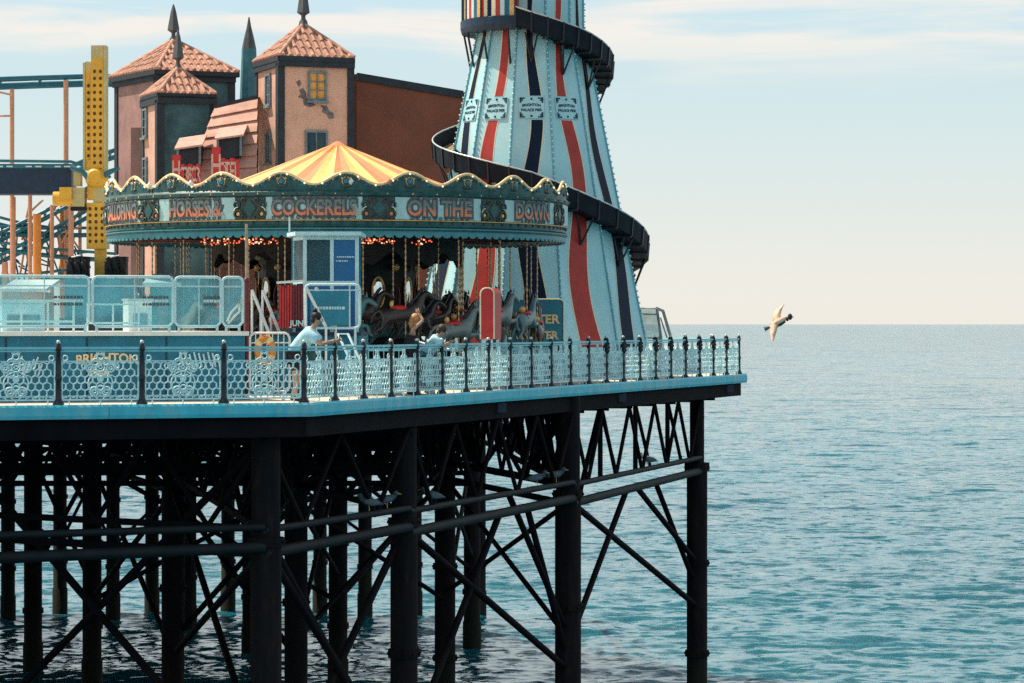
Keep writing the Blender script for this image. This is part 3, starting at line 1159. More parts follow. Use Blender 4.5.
def ring_pt(d, r, z):
    return Vector((HX + sin(R(d)) * r, HY - cos(R(d)) * r, z))


sl, fl, ribs = MB().use('slide'), MB().use('slidefloor'), MB().use('slide')
ds = [d * 6 - 12 for d in range(118)]
def strip(m_, f0):
    vs, fs = [], []
    k = len(f0(0))
    for d in ds:
        vs += f0(d)
    for i in range(len(ds) - 1):
        for q in range(k):
            a, b = i * k + q, i * k + (q + 1) % k
            fs.append((a, b, b + k, a + k))
    m_.add(vs, fs, False)
def zr(d):
    z = slide_z(d)
    return z, apo(z) + .05
strip(sl, lambda d: [ring_pt(d, zr(d)[1] + .57, zr(d)[0] - .28), ring_pt(d, zr(d)[1] + .62, zr(d)[0] + .22), ring_pt(d, zr(d)[1] + .645, zr(d)[0] + .22), ring_pt(d, zr(d)[1] + .605, zr(d)[0] - .28)])
strip(sl, lambda d: [ring_pt(d, zr(d)[1], zr(d)[0] - .27), ring_pt(d, zr(d)[1], zr(d)[0] - .20), ring_pt(d, zr(d)[1] + .585, zr(d)[0] - .24), ring_pt(d, zr(d)[1] + .585, zr(d)[0] - .28)])
strip(sl, lambda d: [ring_pt(d, zr(d)[1] - .02, zr(d)[0] - .2), ring_pt(d, zr(d)[1] - .02, zr(d)[0] + .1), ring_pt(d, zr(d)[1] + .02, zr(d)[0] + .1), ring_pt(d, zr(d)[1] + .02, zr(d)[0] - .2)])
strip(fl, lambda d: [ring_pt(d, zr(d)[1] + .03, zr(d)[0] - .195), ring_pt(d, zr(d)[1] + .03, zr(d)[0] - .17), ring_pt(d, zr(d)[1] + .55, zr(d)[0] - .21), ring_pt(d, zr(d)[1] + .55, zr(d)[0] - .235)])
ribs = sl.use('black')
for d in ds[::2]:
    z, r = zr(d)
    ribs.bar(ring_pt(d, r + .61, z - .30), ring_pt(d, r + .655, z + .23), .05, .05)
    ribs.bar(ring_pt(d, r, z - .31), ring_pt(d, r + .6, z - .31), .05, .06)
slide = sl.build('slide', hs)
fl.build('chute_floor', slide)
lip = MB().use('steel')
lip.tube([ring_pt(d, zr(d)[1] + .635, zr(d)[0] + .235) for d in ds], .024, 6)
lip.build('slide_rim', slide)
for d in list(range(0, 680, 30)):
    z, r = zr(d)
    if z < 1.6:
        continue
    b_ = mb('black')
    a = ring_pt(d, apo(z - 1.15) + .03, z - 1.15)
    b_.tube([a, ring_pt(d + 5, r + .53, z - .33)], .03, 6)
    b_.tube([a, ring_pt(d - 5, r + .53, z - .33)], .03, 6)
    b_.tube([a, ring_pt(d, r + .05, z - .33)], .03, 6)
    b_.build('bracket', hs)
# landing gallery at the slide's top
ga = MB().use('navy')
a0, a1 = R(-200), R(-10)
prof = [(1.4, 9.98), (2.02, 9.98), (2.06, 10.12), (2.06, 10.34), (1.4, 10.34), (1.4, 9.98)]
ga.lathe(prof, (HX, HY, 0), 24, False, a0, a1)
gallery = ga.build('gallery_floor', hs)
cols = ['cream', 'red', 'palewhite', 'stripedark', 'gold', 'red', 'cream', 'wallblue']
scr = MB()
for i in range(46):
    d0 = -200 + 190 * i / 46
    d1 = d0 + 190 / 46 - .25
    scr.use(cols[(i * 5) % 8])
    scr.lathe([(1.98, 10.36), (1.98, 11.5)], (HX, HY, 0), 1, False, R(d0), R(d1))
    scr.lathe([(2.0, 11.5), (2.0, 10.36)], (HX, HY, 0), 1, False, R(d0), R(d1))
scr.use('black')
for d in (-198, -165, -132, -100, -75, -45, -13):
    scr.tube([ring_pt(d, 2.04, 10.34), ring_pt(d, 2.04, 13.1)], .03, 6)
scr.build('gallery_screen', hs)
for d in (-178, -140, -110, -90, -70, -45, -20):
    mb('black').tube([ring_pt(d, apo(9.0) + .03, 9.0), ring_pt(d, 1.95, 9.96)], .035, 6).build('bracket', hs)
# ticket board at the tower foot
bd = mb('panelteal')
o = at(507, 345, 79.2)
bx = Vector((1.0, 0.06, 0)).normalized()
w_, h_ = 1.56, 1.28
rc = .12
out = []
for (cx, cz, a_) in ((rc, 0, None), (w_ - rc, 0, None)):
    pass
pts = [(0, 0), (w_, 0)] + [(w_ - rc + rc * cos(t), h_ - rc + rc * sin(t)) for t in [i * pi / 12 for i in range(7)]] + [(rc + rc * cos(t), h_ - rc + rc * sin(t)) for t in [pi / 2 + i * pi / 12 for i in range(7)]]
base = Vector((o.x, o.y, .0))
bd.plate(base + Vector((0, 0, .95)), bx, (0, 0, 1), pts, Vector((-bx.y, bx.x, 0)) * .05)
for t in (.12, w_ - .16):
    bd.use('black').obox(base + bx * t + Vector((0, .06, 0)), bx * .06, Vector((0, .05, 0)), Vector((0, 0, 2.0)))
bd.use('cream').tube([base + bx * u + Vector((0, -.012, .95 + v)) for u, v in pts[1:]], .022, 6)
tb = bd.build('notice_board')
tag(tb, 'teal notice board with cream rim and orange letters at the foot of the striped tower', 'notice board')
lt = mb('creamgold')
lt.text('HELTER', .34, lambda x, y, k: base + bx * (w_ / 2 + .05 + x) + Vector((0, -.02 + -k, .95 + .72 + y)), .012, .02, sx=1.05)
lt.build('lettering', tb)
lt = mb('creamgold')
lt.text('SKELTER', .30, lambda x, y, k: base + bx * (w_ / 2 + .05 + x) + Vector((0, -.02 + -k, .95 + .28 + y)), .012, .02, sx=1.0)
lt.build('lettering', tb)

# ------------------------------------------------------------------ carousel
CX, CY, CR = -4.545, 75.0, 5.94
ca = thing('carousel', (CX, CY, 0), 'round fairground carousel with striped orange tent top and teal lettered rounding boards', 'carousel')
cc = (CX, CY, 0)


def cpt(phi, r, z):
    return Vector((CX + sin(phi) * r, CY - cos(phi) * r, z))


pf = mb('darkred').lathe([(0, .52), (5.62, .52), (5.7, .50), (5.7, .30), (5.62, .28), (5.62, 0)], cc, 72, False)
pf.use('planks').lathe([(0, .524), (5.55, .524)], cc, 48)
pf.use('teallight').lathe([(5.705, .505), (5.76, .505), (5.76, .60), (5.705, .60), (5.705, .505)], cc, 72, False)
pf.use('cream')
for k in range(72):
    a = 2 * pi * k / 72
    pf.lathe([(5.705, .33), (5.715, .35), (5.715, .46), (5.705, .47)], cc, 1, False, a, a + .035)
pf.build('platform', ca)
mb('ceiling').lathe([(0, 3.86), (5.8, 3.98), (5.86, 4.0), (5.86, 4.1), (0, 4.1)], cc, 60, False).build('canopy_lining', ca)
# tent
tent = MB()
NT = 32
for k in range(NT):
    a, b = 2 * pi * k / NT + .02, 2 * pi * (k + 1) / NT + .02
    tent.use('tentA' if k % 2 else 'tentB')
    prof = []
    for i in range(9):
        t = i / 8
        prof.append((.12 + 4.85 * t, 6.24 - 1.88 * t - .03 * sin(pi * t)))
    for (r0, z0), (r1, z1) in zip(prof, prof[1:]):
        m_ = (a + b) / 2
        sag = .03
        tent.add([cpt(a, r0, z0), cpt(m_, r0 - .02, z0 - sag), cpt(b, r0, z0), cpt(b, r1, z1), cpt(m_, r1 - .02, z1 - sag * 1.5), cpt(a, r1, z1)],
                 [(0, 1, 4, 5), (1, 2, 3, 4)])
tent.use('tentB').lathe([(.3, 6.10), (.16, 6.24), (.05, 6.30), (0, 6.31)], cc, 12)
tent.build('tent_roof', ca)
# rounding boards
rb = mb('teal')
rb.lathe([(CR - .10, 3.86), (CR, 3.86), (CR + .03, 3.90), (CR, 3.95), (CR, 4.03), (CR + .03, 4.05), (CR + .03, 4.62), (CR + .07, 4.64), (CR + .09, 4.72), (CR + .05, 4.75),
          (CR + .02, 4.78), (CR + .02, 4.84), (CR - .10, 4.84), (CR - .10, 3.86)], cc, 120, False)
for k in range(120):
    a = 2 * pi * k / 120
    rb.use('gold' if k % 2 else 'ornament').ball(cpt(a, CR + .085, 4.68), .022, 6, 4)
    rb.use('ornament').ball(cpt(a + .026, CR + .01, 3.99), .03, 6, 4)
rb.use('gold').lathe([(CR + .031, 4.035), (CR + .05, 4.035), (CR + .05, 4.055), (CR + .031, 4.055), (CR + .031, 4.035)], cc, 120, False)
rb.use('teallight').lathe([(CR + .031, 3.83), (CR + .06, 3.83), (CR + .06, 3.86), (CR + .031, 3.86), (CR + .031, 3.83)], cc, 120, False)
rb.build('rounding_board', ca)
fr = mb('teallight')
for k in range(150):
    a, b = 2 * pi * k / 150, 2 * pi * (k + 1) / 150
    m_ = (a + b) / 2
    q = (b - a) / 2
    fr.add([cpt(a, CR - .02, 3.82), cpt(a, CR, 3.70), cpt(m_ - q * .6, CR, 3.645), cpt(m_, CR, 3.625), cpt(m_ + q * .6, CR, 3.645), cpt(b, CR, 3.70), cpt(b, CR - .02, 3.82)],
           [(0, 1, 2, 3, 4, 5, 6)])
    fr.add([cpt(a, CR - .05, 3.82), cpt(a, CR - .03, 3.70), cpt(m_ - q * .6, CR - .03, 3.645), cpt(m_, CR - .03, 3.625), cpt(m_ + q * .6, CR - .03, 3.645), cpt(b, CR - .03, 3.70), cpt(b, CR - .05, 3.82)],
           [(6, 5, 4, 3, 2, 1, 0)])
fr.use('teal').lathe([(CR - .06, 3.80), (CR + .02, 3.80), (CR + .02, 3.865), (CR - .06, 3.865)], cc, 120, False)
fr.build('fringe', ca)
PH0 = R(-2)
def crest_z(a):
    return 5.03 + .145 * cos(24 * (a - PH0 - R(7.5)))
cr_, cap = mb('teal'), mb('creamgold')
NC = 360
for k in range(NC):
    a, b = 2 * pi * k / NC, 2 * pi * (k + 1) / NC
    r0, r1 = CR - .02, CR + .02
    cr_.add([cpt(a, r1, 4.84), cpt(b, r1, 4.84), cpt(b, r1, crest_z(b)), cpt(a, r1, crest_z(a)), cpt(a, r0, 4.84), cpt(b, r0, 4.84), cpt(b, r0, crest_z(b)), cpt(a, r0, crest_z(a))],
            [(0, 1, 2, 3), (5, 4, 7, 6), (3, 2, 6, 7)])
for k in range(24):
    a = PH0 + R(7.5) + k * R(15)
    cr_.use('panelteal').ball(cpt(a, CR + .02, 4.98), .075, 8, 5, (1, .5, 1))
    cr_.use('ornament').ball(cpt(a, CR + .02, 4.87), .16, 8, 4, (1, .3, .3), Matrix.Rotation(a, 3, 'Z'))
    for q in range(-3, 4):
        cr_.use('gold' if q % 2 else 'ornament').ball(cpt(a + q * R(1.0), CR + .025, 5.06 - abs(q) * .012), .028, 6, 4)
    cr_.use('gold').ring(cpt(a, CR + .03, 4.98), .10, .012, (cos(a), sin(a), 0), (0, 0, 1), 10, 4)
    cr_.use('wallblue').ball(cpt(a + R(4.6), CR + .02, 4.90), .05, 8, 4, (1, .5, 1))
    cr_.use('wallblue').ball(cpt(a - R(4.6), CR + .02, 4.90), .05, 8, 4, (1, .5, 1))
for a, m_ in ((R(6.6), 'bulbwhite'), (R(15.5), 'salmon'), (R(-47), 'bulbwhite'), (R(-33), 'bulbwhite')):
    cr_.use(m_).ball(cpt(a, CR + .05, 4.97), .075, 4, 2, (1, .5, 1.2))
crest = cr_.build('crest', ca)
cap.tube([cpt(2 * pi * k / NC, CR, crest_z(2 * pi * k / NC) + .02) for k in range(NC + 1)], .042, 6, False)
cap.build('crest_edge', crest)
bl = mb('bulb')
for k in range(264):
    a = 2 * pi * k / 264
    if k % 3:
        bl.use('greyletter').ball(cpt(a, CR + .03, crest_z(a) - .055), .035, 6, 4)
    else:
        bl.use('bulb').ball(cpt(a, CR + .045, crest_z(a) - .01), .024, 6, 4)
bl.build('crest_bulbs', crest)['kind'] = 'stuff'
words_ = {-2: 'GALLOPING', -1: 'HORSES &', 0: 'COCKERELS', 1: 'ON THE', 2: 'DOWN'}
for k in range(-5, 7):
    ac = PH0 + k * R(30)
    hw = R(11.2)
    b_ = mb('board')
    b_.lathe([(CR + .034, 4.07), (CR + .055, 4.07), (CR + .055, 4.60), (CR + .034, 4.60)], cc, 8, False, ac - hw, ac + hw)
    board = b_.build('letter_board', ca)
    if k in words_:
        t_ = words_[k]
        size = .54
        width = {9: 2.1, 8: 1.78, 6: 1.75, 4: 1.2}[len(t_)]
        sx = width / (len(t_) * size * .62)
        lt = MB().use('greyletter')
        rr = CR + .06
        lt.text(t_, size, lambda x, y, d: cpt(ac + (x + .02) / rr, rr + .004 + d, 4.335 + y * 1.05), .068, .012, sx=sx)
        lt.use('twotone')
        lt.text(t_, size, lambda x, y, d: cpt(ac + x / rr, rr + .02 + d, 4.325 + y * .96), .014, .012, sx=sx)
        lt.use('greyletter')
        nq = int(width / .15)
        for q in range(nq):
            xq = (q + .5 - nq / 2) * .15
            for zq, rq in ((4.105, .036), (4.565, .03)):
                lt.ring(cpt(ac + xq / rr, rr + .012, zq + .012 * sin(q * 2.1)), rq, .012, (cos(ac + xq / rr), sin(ac + xq / rr), 0), (0, 0, 1), 8, 4)
        lt.build('lettering', board)
    dv = mb('ornament')
    ad = ac + R(15)
    ta, rot = Vector((cos(ad), sin(ad), 0)), Matrix.Rotation(ad, 3, 'Z')
    dv.lathe([(CR + .034, 4.06), (CR + .06, 4.08), (CR + .06, 4.59), (CR + .034, 4.61)], cc, 6, False, ad - R(3.6), ad + R(3.6))
    dv.use('teal').plate(cpt(ad, CR + .085, 4.33), ta, (0, 0, 1), [(-.16, 0), (0, -.2), (.16, 0), (0, .2)], Vector((sin(ad), -cos(ad), 0)) * -.02)
    for s_ in (-1, 1):
        an = ad + s_ * R(2.9)
        dv.use('ornament').ring(cpt(an, CR + .08, 4.20), .10, .026, ta, (0, 0, 1), 12, 5)
        dv.use('gold' if k % 2 else 'salmon').ball(cpt(an, CR + .075, 4.20), .05, 8, 5, (1, .4, 1), rot)
        dv.use('ornament').ring(cpt(an + s_ * R(.3), CR + .08, 4.42), .075, .024, ta, (0, 0, 1), 12, 5)
        dv.use('teallight').ball(cpt(an + s_ * R(.3), CR + .075, 4.42), .035, 8, 5, (1, .4, 1), rot)
        dv.use('ornament').ring(cpt(ad + s_ * R(1.6), CR + .085, 4.53), .05, .02, ta, (0, 0, 1), 10, 4)
        dv.ring(cpt(ad + s_ * R(1.5), CR + .085, 4.12), .05, .02, ta, (0, 0, 1), 10, 4)
        dv.use('cream').ring(cpt(an - s_ * R(.2), CR + .10, 4.25), .12, .014, ta, (0, 0, 1), 8, 4, (.55 if s_ < 0 else .05) * pi, (.95 if s_ < 0 else .45) * pi)
    dv.build('divider', ca)
# the middle: drum, mirrors, inner valance
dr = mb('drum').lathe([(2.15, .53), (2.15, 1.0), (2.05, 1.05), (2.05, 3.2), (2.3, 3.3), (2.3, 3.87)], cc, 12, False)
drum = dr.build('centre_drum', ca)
for k in range(24):
    a = k * pi / 12 + R(3)
    m_ = mb('mirror')
    rot = Matrix.Rotation(a, 3, 'Z')
    if k % 2 == 0:
        m_.ball(cpt(a, 2.09, 2.35), .2, 14, 8, (.8, .2, 1.9), rot)
        m_.use('gold').ring(cpt(a, 2.10, 2.35), .22, .03, Vector((cos(a) * .8, sin(a) * .8, 0)), (0, 0, 1.8), 16, 5)
        m_.build('mirror', drum)
    else:
        m_ = mb('ornament')
        m_.ring(cpt(a, 2.10, 1.5), .24, .035, (cos(a), sin(a), 0), (0, 0, 1), 14, 5)
        m_.use('darkred').ring(cpt(a, 2.10, 2.2), .16, .03, (cos(a), sin(a), 0), (0, 0, 2.2), 14, 5)
        m_.use('gold').ball(cpt(a, 2.12, 3.0), .1, 8, 5)
        m_.build('carved_panel', drum)
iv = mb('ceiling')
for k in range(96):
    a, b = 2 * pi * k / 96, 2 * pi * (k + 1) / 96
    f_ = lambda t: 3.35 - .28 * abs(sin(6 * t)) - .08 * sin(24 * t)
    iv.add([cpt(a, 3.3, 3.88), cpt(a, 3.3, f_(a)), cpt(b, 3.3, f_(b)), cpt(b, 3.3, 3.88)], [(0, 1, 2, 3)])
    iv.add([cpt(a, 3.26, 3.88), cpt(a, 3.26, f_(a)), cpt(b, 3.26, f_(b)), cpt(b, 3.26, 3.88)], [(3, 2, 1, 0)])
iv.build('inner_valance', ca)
lm = MB()
for a_, r_ in ((-28, 5.2), (-21, 5.3), (-17, 5.0), (9, 5.2), (12, 5.0), (15, 5.3), (-36, 5.0), (30, 4.6), (-24, 4.6)):
    for q in range(14):
        lm.use('redbulb' if q % 4 else 'bulb')
        lm.ball(cpt(R(a_ + random.uniform(-3.2, 3.2)), r_ + random.uniform(-.4, .4), random.uniform(3.50, 3.64)), .021, 6, 4)
lm.build('canopy_bulbs', ca)['kind'] = 'stuff'
# radial sweeps under the canopy
for k in range(12):
    a = k * pi / 6 + R(13)
    mb('darkred').bar(cpt(a, 2.3, 3.74), cpt(a, 5.8, 3.80), .1, .14).build('sweep', ca)

# gallopers
hv = [(0, 0, 0), (.34, 0, .03), (-.36, 0, .05), (.50, 0, .22), (.62, 0, .46), (.72, 0, .56), (.92, 0, .42), (.98, 0, .36),
      (.40, .10, -.16), (.62, .11, -.22), (.58, .11, -.46), (.66, .11, -.52),
      (.40, -.10, -.16), (.70, -.11, -.10), (.78, -.11, -.34), (.86, -.11, -.38),
      (-.42, .10, -.14), (-.58, .11, -.30), (-.74, .11, -.52), (-.68, .11, -.60),
      (-.42, -.10, -.14), (-.50, -.11, -.34), (-.72, -.11, -.46), (-.70, -.11, -.56),
      (-.54, 0, .10), (-.70, 0, .0), (-.78, 0, -.24)]
he = [(0, 1), (0, 2), (1, 3), (3, 4), (4, 5), (5, 6), (6, 7), (1, 8), (8, 9), (9, 10), (10, 11), (1, 12), (12, 13), (13, 14), (14, 15),
      (2, 16), (16, 17), (17, 18), (18, 19), (2, 20), (20, 21), (21, 22), (22, 23), (2, 24), (24, 25), (25, 26)]
hr = [.21, .20, .20, .14, .10, .10, .06, .05, .09, .05, .035, .045, .09, .05, .035, .045, .11, .055, .035, .045, .11, .055, .035, .045, .05, .06, .02]
hb = MB().use('horse')
hb.join_mesh(skin_mesh(hv, he, hr, 1))
for s_ in (-1, 1):
    hb.tube([(.70, .05 * s_, .62), (.69, .06 * s_, .74)], [.03, .008], 6)
hb.use('black').tube([(.30, 0, .30), (.46, 0, .44), (.56, 0, .60), (.64, 0, .68)], [.03, .05, .05, .03], 6)
horse_me = hb.mesh('horse')
sd = MB().use('brightred')
sd.ball((-.02, 0, .16), .24, 10, 6, (1, .85, .35))
sd.use('gold').ball((-.22, 0, .26), .09, 8, 5, (.5, 1.2, 1))
sd.use('gold').tube([(.38, .17, .05), (.42, 0, -.12), (.38, -.17, .05)], .025, 6)
saddle_me = sd.mesh('saddle')
pl = MB().use('brass')
for z0 in np.arange(-1.3, 2.4, .16):
    pl.lathe([(.019, z0), (.027, z0 + .04), (.019, z0 + .08), (.013, z0 + .12), (.019, z0 + .16)], n=8)
pole_me = pl.mesh('pole')
nh = 0
for ring_i, (r_, n_, o_) in enumerate(((5.2, 22, 4), (4.2, 18, 10), (3.3, 14, 0))):
    for k in range(n_):
        a = 2 * pi * k / n_ + R(o_)
        z = 1.62 + .22 * sin(k * 2.3 + ring_i)
        h = bpy.data.objects.new('horse', horse_me)
        COL.objects.link(h)
        h.parent = ca
        h.location = cpt(a, r_, z) - Vector(cc)
        h.rotation_euler.z = a
        h.scale = (.95, .95, .95)
        for nm, me in (('saddle', saddle_me), ('pole', pole_me)):
            c_ = bpy.data.objects.new(nm, me)
            COL.objects.link(c_)
            c_.parent = h
            if nm == 'pole':
                c_.location.x = .16
                c_.location.z = -(z - 1.62)
        nh += 1
# steps of light picket fence round the platform foot
fn = mb('cyan')
for k in range(64):
    a = R(-8) + k * R(1.15)
    fn.bar(cpt(a, 6.15, .02), cpt(a, 6.15, 1.0), .05, .02)
fn.lathe([(6.13, .9), (6.17, .9), (6.17, .95), (6.13, .95), (6.13, .9)], cc, 40, False, R(-8), R(65))
fn.lathe([(6.13, .2), (6.17, .2), (6.17, .25), (6.13, .25), (6.13, .2)], cc, 40, False, R(-8), R(65))
tag(fn.build('picket_fence'), 'low pale cyan picket fence curving round the foot of the carousel', 'fence')

# ------------------------------------------------------------------ hotel
K = at(281, 324, 97)
K.z = 0
ht = thing('haunted_hotel', (K.x, K.y, 0), 'pink mock haunted hotel with pantiled towers, spires and a long brown side wall', 'building')


def window(face_o, along, nrm, c, w, h, pane, name_parent, bars=2, sill=True):
    """window centred at point c on a wall; frame is the part, the pane its sub-part"""
    a, z = Vector(along).normalized(), Vector((0, 0, 1))
    n_ = Vector(nrm).normalized()
    fr = mb('frame')
    t = .07
    for (u0, u1, v0, v1) in ((-w / 2 - t, w / 2 + t, h / 2, h / 2 + t), (-w / 2 - t, w / 2 + t, -h / 2 - t, -h / 2), (-w / 2 - t, -w / 2, -h / 2, h / 2), (w / 2, w / 2 + t, -h / 2, h / 2)):
        fr.obox(c + a * u0 + z * v0 + n_ * .004, a * (u1 - u0), n_ * .07, z * (v1 - v0))
    fr.obox(c - a * .02 + z * (-h / 2) + n_ * .02, a * .04, n_ * .035, z * h)
    for i in range(1, bars + 1):
        fr.obox(c - a * w / 2 + z * (-h / 2 + h * i / (bars + 1) - .015) + n_ * .02, a * w, n_ * .03, z * .03)
    if sill:
        fr.obox(c - a * (w / 2 + .12) + z * (-h / 2 - t - .08) + n_ * .004, a * (w + .24), n_ * .14, z * .075)
    f_ = fr.build('window', name_parent)
    p = mb(pane)
    p.obox(c - a * w / 2 - z * h / 2 + n_ * .003, a * w, n_ * .012, z * h)
    p.build('pane', f_)
    return f_


def pantile_roof(base, apex, parent, step=.24):
    """hipped pyramid of pantile columns over a plan quadrilateral"""
    r_ = mb('tile')
    n = len(base)
    for i in range(n):
        A, B, T = base[i], base[(i + 1) % n], apex
        r_.add([A, B, T], [(0, 1, 2)])
        AB = B - A
        sT = (T - A).dot(AB) / AB.dot(AB)
        foot = A + AB * sT
        up = T - foot
        nn = max(3, int(AB.length / step))
        nrm = AB.cross(up).normalized()
        if nrm.z < 0:
            nrm = -nrm
        for k in range(nn):
            s_ = (k + .5) / nn
            ratio = s_ / sT if s_ < sT else (1 - s_) / (1 - sT)
            p0 = A + AB * s_
            ln = (up * ratio).length
            m_ = max(1, int(ln / .36))
            for q in range(m_):
                a, b = p0 + up * ratio * (q / m_), p0 + up * ratio * ((q + 1) / m_)
                r_.tube([a + nrm * .05 - up.normalized() * .03, b + nrm * .01], [.075, .062], 6, True)
        r_.tube([A + nrm * .03, T], .085, 6)
    r_.use('quoin')
    for i in range(n):
        A, B = base[i], base[(i + 1) % n]
        r_.bar(A - Vector((0, 0, .09)), B - Vector((0, 0, .09)), .12, .16)
    return r_.build('roof', parent)


def spire(parent, x, y, z0, z1, w, m='slate'):
    s_ = mb(m)
    s_.lathe([(w * .9, z0 - .3), (w * .62, z0), (w * .34, z0 + .10), (w * .34, z0 + .2), (w, z0 + .3), (w * .92, z0 + .42), (w * .45, z0 + .42 + (z1 - z0) * .45), (.03, z1 - .05), (0, z1)], (x, y, 0), 4 if m == 'slate' else 8, False)
    return s_.build('spire', parent)


def tower_block(K_, ax, ay, w, d, ztop, wall_front, wall_left, apex_rise, over=.22, parent=ht):
    """rectangular tower from front-left corner K_ along ax (front) and ay (depth)"""
    ax, ay = Vector((*ax, 0)).normalized(), Vector((*ay, 0)).normalized()
    o = Vector((K_.x, K_.y, 0))
    wl = mb(wall_front)
    wl.obox(o, ax * w, ay * d, Vector((0, 0, ztop)))
    wall = wl.build('wall', parent)
    lw = mb(wall_left)
    nl = -ax
    lw.obox(o + nl * .02, nl * -.017, ay * d, Vector((0, 0, ztop - .01)))
    lw.build('side_wall', parent)
    qb = mb('quoin')
    for p in (o, o + ax * w):
        qb.obox(p - ax * .12 - ay * .05, ax * .24, ay * .3, Vector((0, 0, ztop - .15)))
    qb.obox(o - ax * .07 + ay * (d - .2), ax * .06, ay * .26, Vector((0, 0, ztop - .15)))
    qb.obox(o - ax * .12 - ay * .12 + Vector((0, 0, ztop - .28)), ax * (w + .24), ay * (d + .24), Vector((0, 0, .26)))
    qb.build('corner_boards', parent)
    e = over
    base = [o - ax * e - ay * e, o + ax * (w + e) - ay * e, o + ax * (w + e) + ay * (d + e), o - ax * e + ay * (d + e)]
    base = [p + Vector((0, 0, ztop + .08)) for p in base]
    top = o + ax * w / 2 + ay * d / 2 + Vector((0, 0, ztop + apex_rise))
    roof = pantile_roof(base, top, parent)
    return o, ax, ay, top, roof


# right tower
fd = Vector((.93, .36)).normalized()
sdv = Vector((-.36, .93)).normalized()
zt = EYE + (324 - 58) * 97 / F
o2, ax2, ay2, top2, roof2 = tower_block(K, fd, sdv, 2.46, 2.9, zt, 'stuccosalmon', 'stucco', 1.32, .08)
spire(roof2, top2.x, top2.y, top2.z + .1, top2.z + 1.75, .22)
nF = Vector((ax2.y, -ax2.x, 0))
nL = -ax2
for (px, py, w, h, pane, face) in ((317, 86, .52, .86, 'amberpane', 'f'), (316, 146, .66, .9, 'pane', 'f'), (269, 90, .44, .95, 'bluepane', 'l'), (269, 148, .44, .9, 'bluepane', 'l')):
    n_ = nF if face == 'f' else nL
    p = on_plane(px, py, o2 + (Vector() if face == 'f' else nL * .02), n_)
    window(o2, ax2 if face == 'f' else ay2, n_, p, w, h, pane, ht, 0 if py == 146 else 2)
# cracked plaster patches on the tower's front, bare darker render
pa = mb('barerender')
for pts_ in ([(299, 90), (303, 88), (306, 93), (307, 103), (316, 105.5), (309, 107), (304, 105), (303, 99), (298, 97), (301, 94)],
             [(320, 105.5), (327, 106), (329, 111), (333, 113), (334, 118), (329, 119), (326, 114), (322, 112), (323, 108)],
             [(296, 82), (300, 80), (301, 84), (299, 87)]):
    cs = [on_plane(x, y, o2 + nF * .006, nF) for x, y in pts_]
    cen = sum(cs, Vector()) / len(cs)
    nn = len(cs)
    vs = cs + [p + nF * .012 for p in cs] + [cen + nF * .012]
    pa.add(vs, [(nn + i, nn + (i + 1) % nn, 2 * nn) for i in range(nn)] + [(i, (i + 1) % nn, nn + (i + 1) % nn, nn + i) for i in range(nn)])
pa.build('bare_render_patch', ht)

# left big tower and the smaller one in front of it
K1 = at(159, 324, 103)
zt1 = EYE + (324 - 72) * 103 / F
o1, ax1, ay1, top1, roof1 = tower_block(K1, (.90, .43), (-.50, .87), 2.75, 4.0, zt1, 'stuccoshade', 'stuccomauve', 1.38, .18)
spire(roof1, top1.x, top1.y, top1.z + .05, top1.z + 1.32, .22)
for px, py in ((131, 108), (131, 150)):
    window(o1, ay1, -ax1, on_plane(px, py, o1 - ax1 * .02, -ax1), .5, 1.0, 'pane', ht)
K3 = at(160, 324, 98.5)
zt3 = EYE + (324 - 95) * 98.5 / F
o3, ax3, ay3, top3, roof3 = tower_block(K3, (.93, .36), (-.36, .93), 1.86, 2.3, zt3, 'stuccoshade', 'stucco', 1.05, .06)
spire(roof3, top3.x, top3.y, top3.z + .05, top3.z + 1.35, .20)
for px, py in ((146, 123), (146, 172)):
    window(o3, ay3, -ax3, on_plane(px, py, o3 - ax3 * .02, -ax3), .42, .86, 'bluepane', ht)
# slim turret behind
tx = at(249, 324, 107)
tu = mb('tealspire')
z_a, z_b, z_c = EYE + (324 - 108) * 107 / F, EYE + (324 - 49) * 107 / F, EYE + (324 - 17) * 107 / F
tu.lathe([(.5, 4), (.36, z_a), (.27, z_b), (0.0, z_b)], (tx.x, tx.y, 0), 8, False)
tur = tu.build('turret', ht)
mb('slate').lathe([(.27, z_b), (.20, z_b + .35), (.09, z_b + .8), (.02, z_c), (0, z_c)], (tx.x, tx.y, 0), 8, False).build('spire', tur)
# main hall with the long brown wall on its right
A_ = Vector((-5.35, 99.2, 0))
B_ = Vector((-1.66, 101.4, 0))
ztA = EYE + (324 - 74) * 99.2 / F
hl = mb('brown')
back = Vector((-1.2, .55, 0))
DZ = Vector((0, 0, -.46))
up_ = Vector((0, 0, ztA))
hl.add([A_, B_, B_ + back, A_ + back, A_ + up_, B_ + up_ + DZ, B_ + back + up_ + DZ, A_ + back + up_],
       [(0, 3, 2, 1), (4, 5, 6, 7), (0, 1, 5, 4), (1, 2, 6, 5), (2, 3, 7, 6), (3, 0, 4, 7)])
hall = hl.build('side_hall', ht)
tr = mb('quoin')
dA = (B_ - A_).normalized()
nA = Vector((dA.y, -dA.x, 0))
tr.obox(A_ + nA * .003 + Vector((0, 0, ztA - .22)), (B_ - A_) + DZ, nA * .08, Vector((0, 0, .26)))
tr.build('parapet_trim', hall)
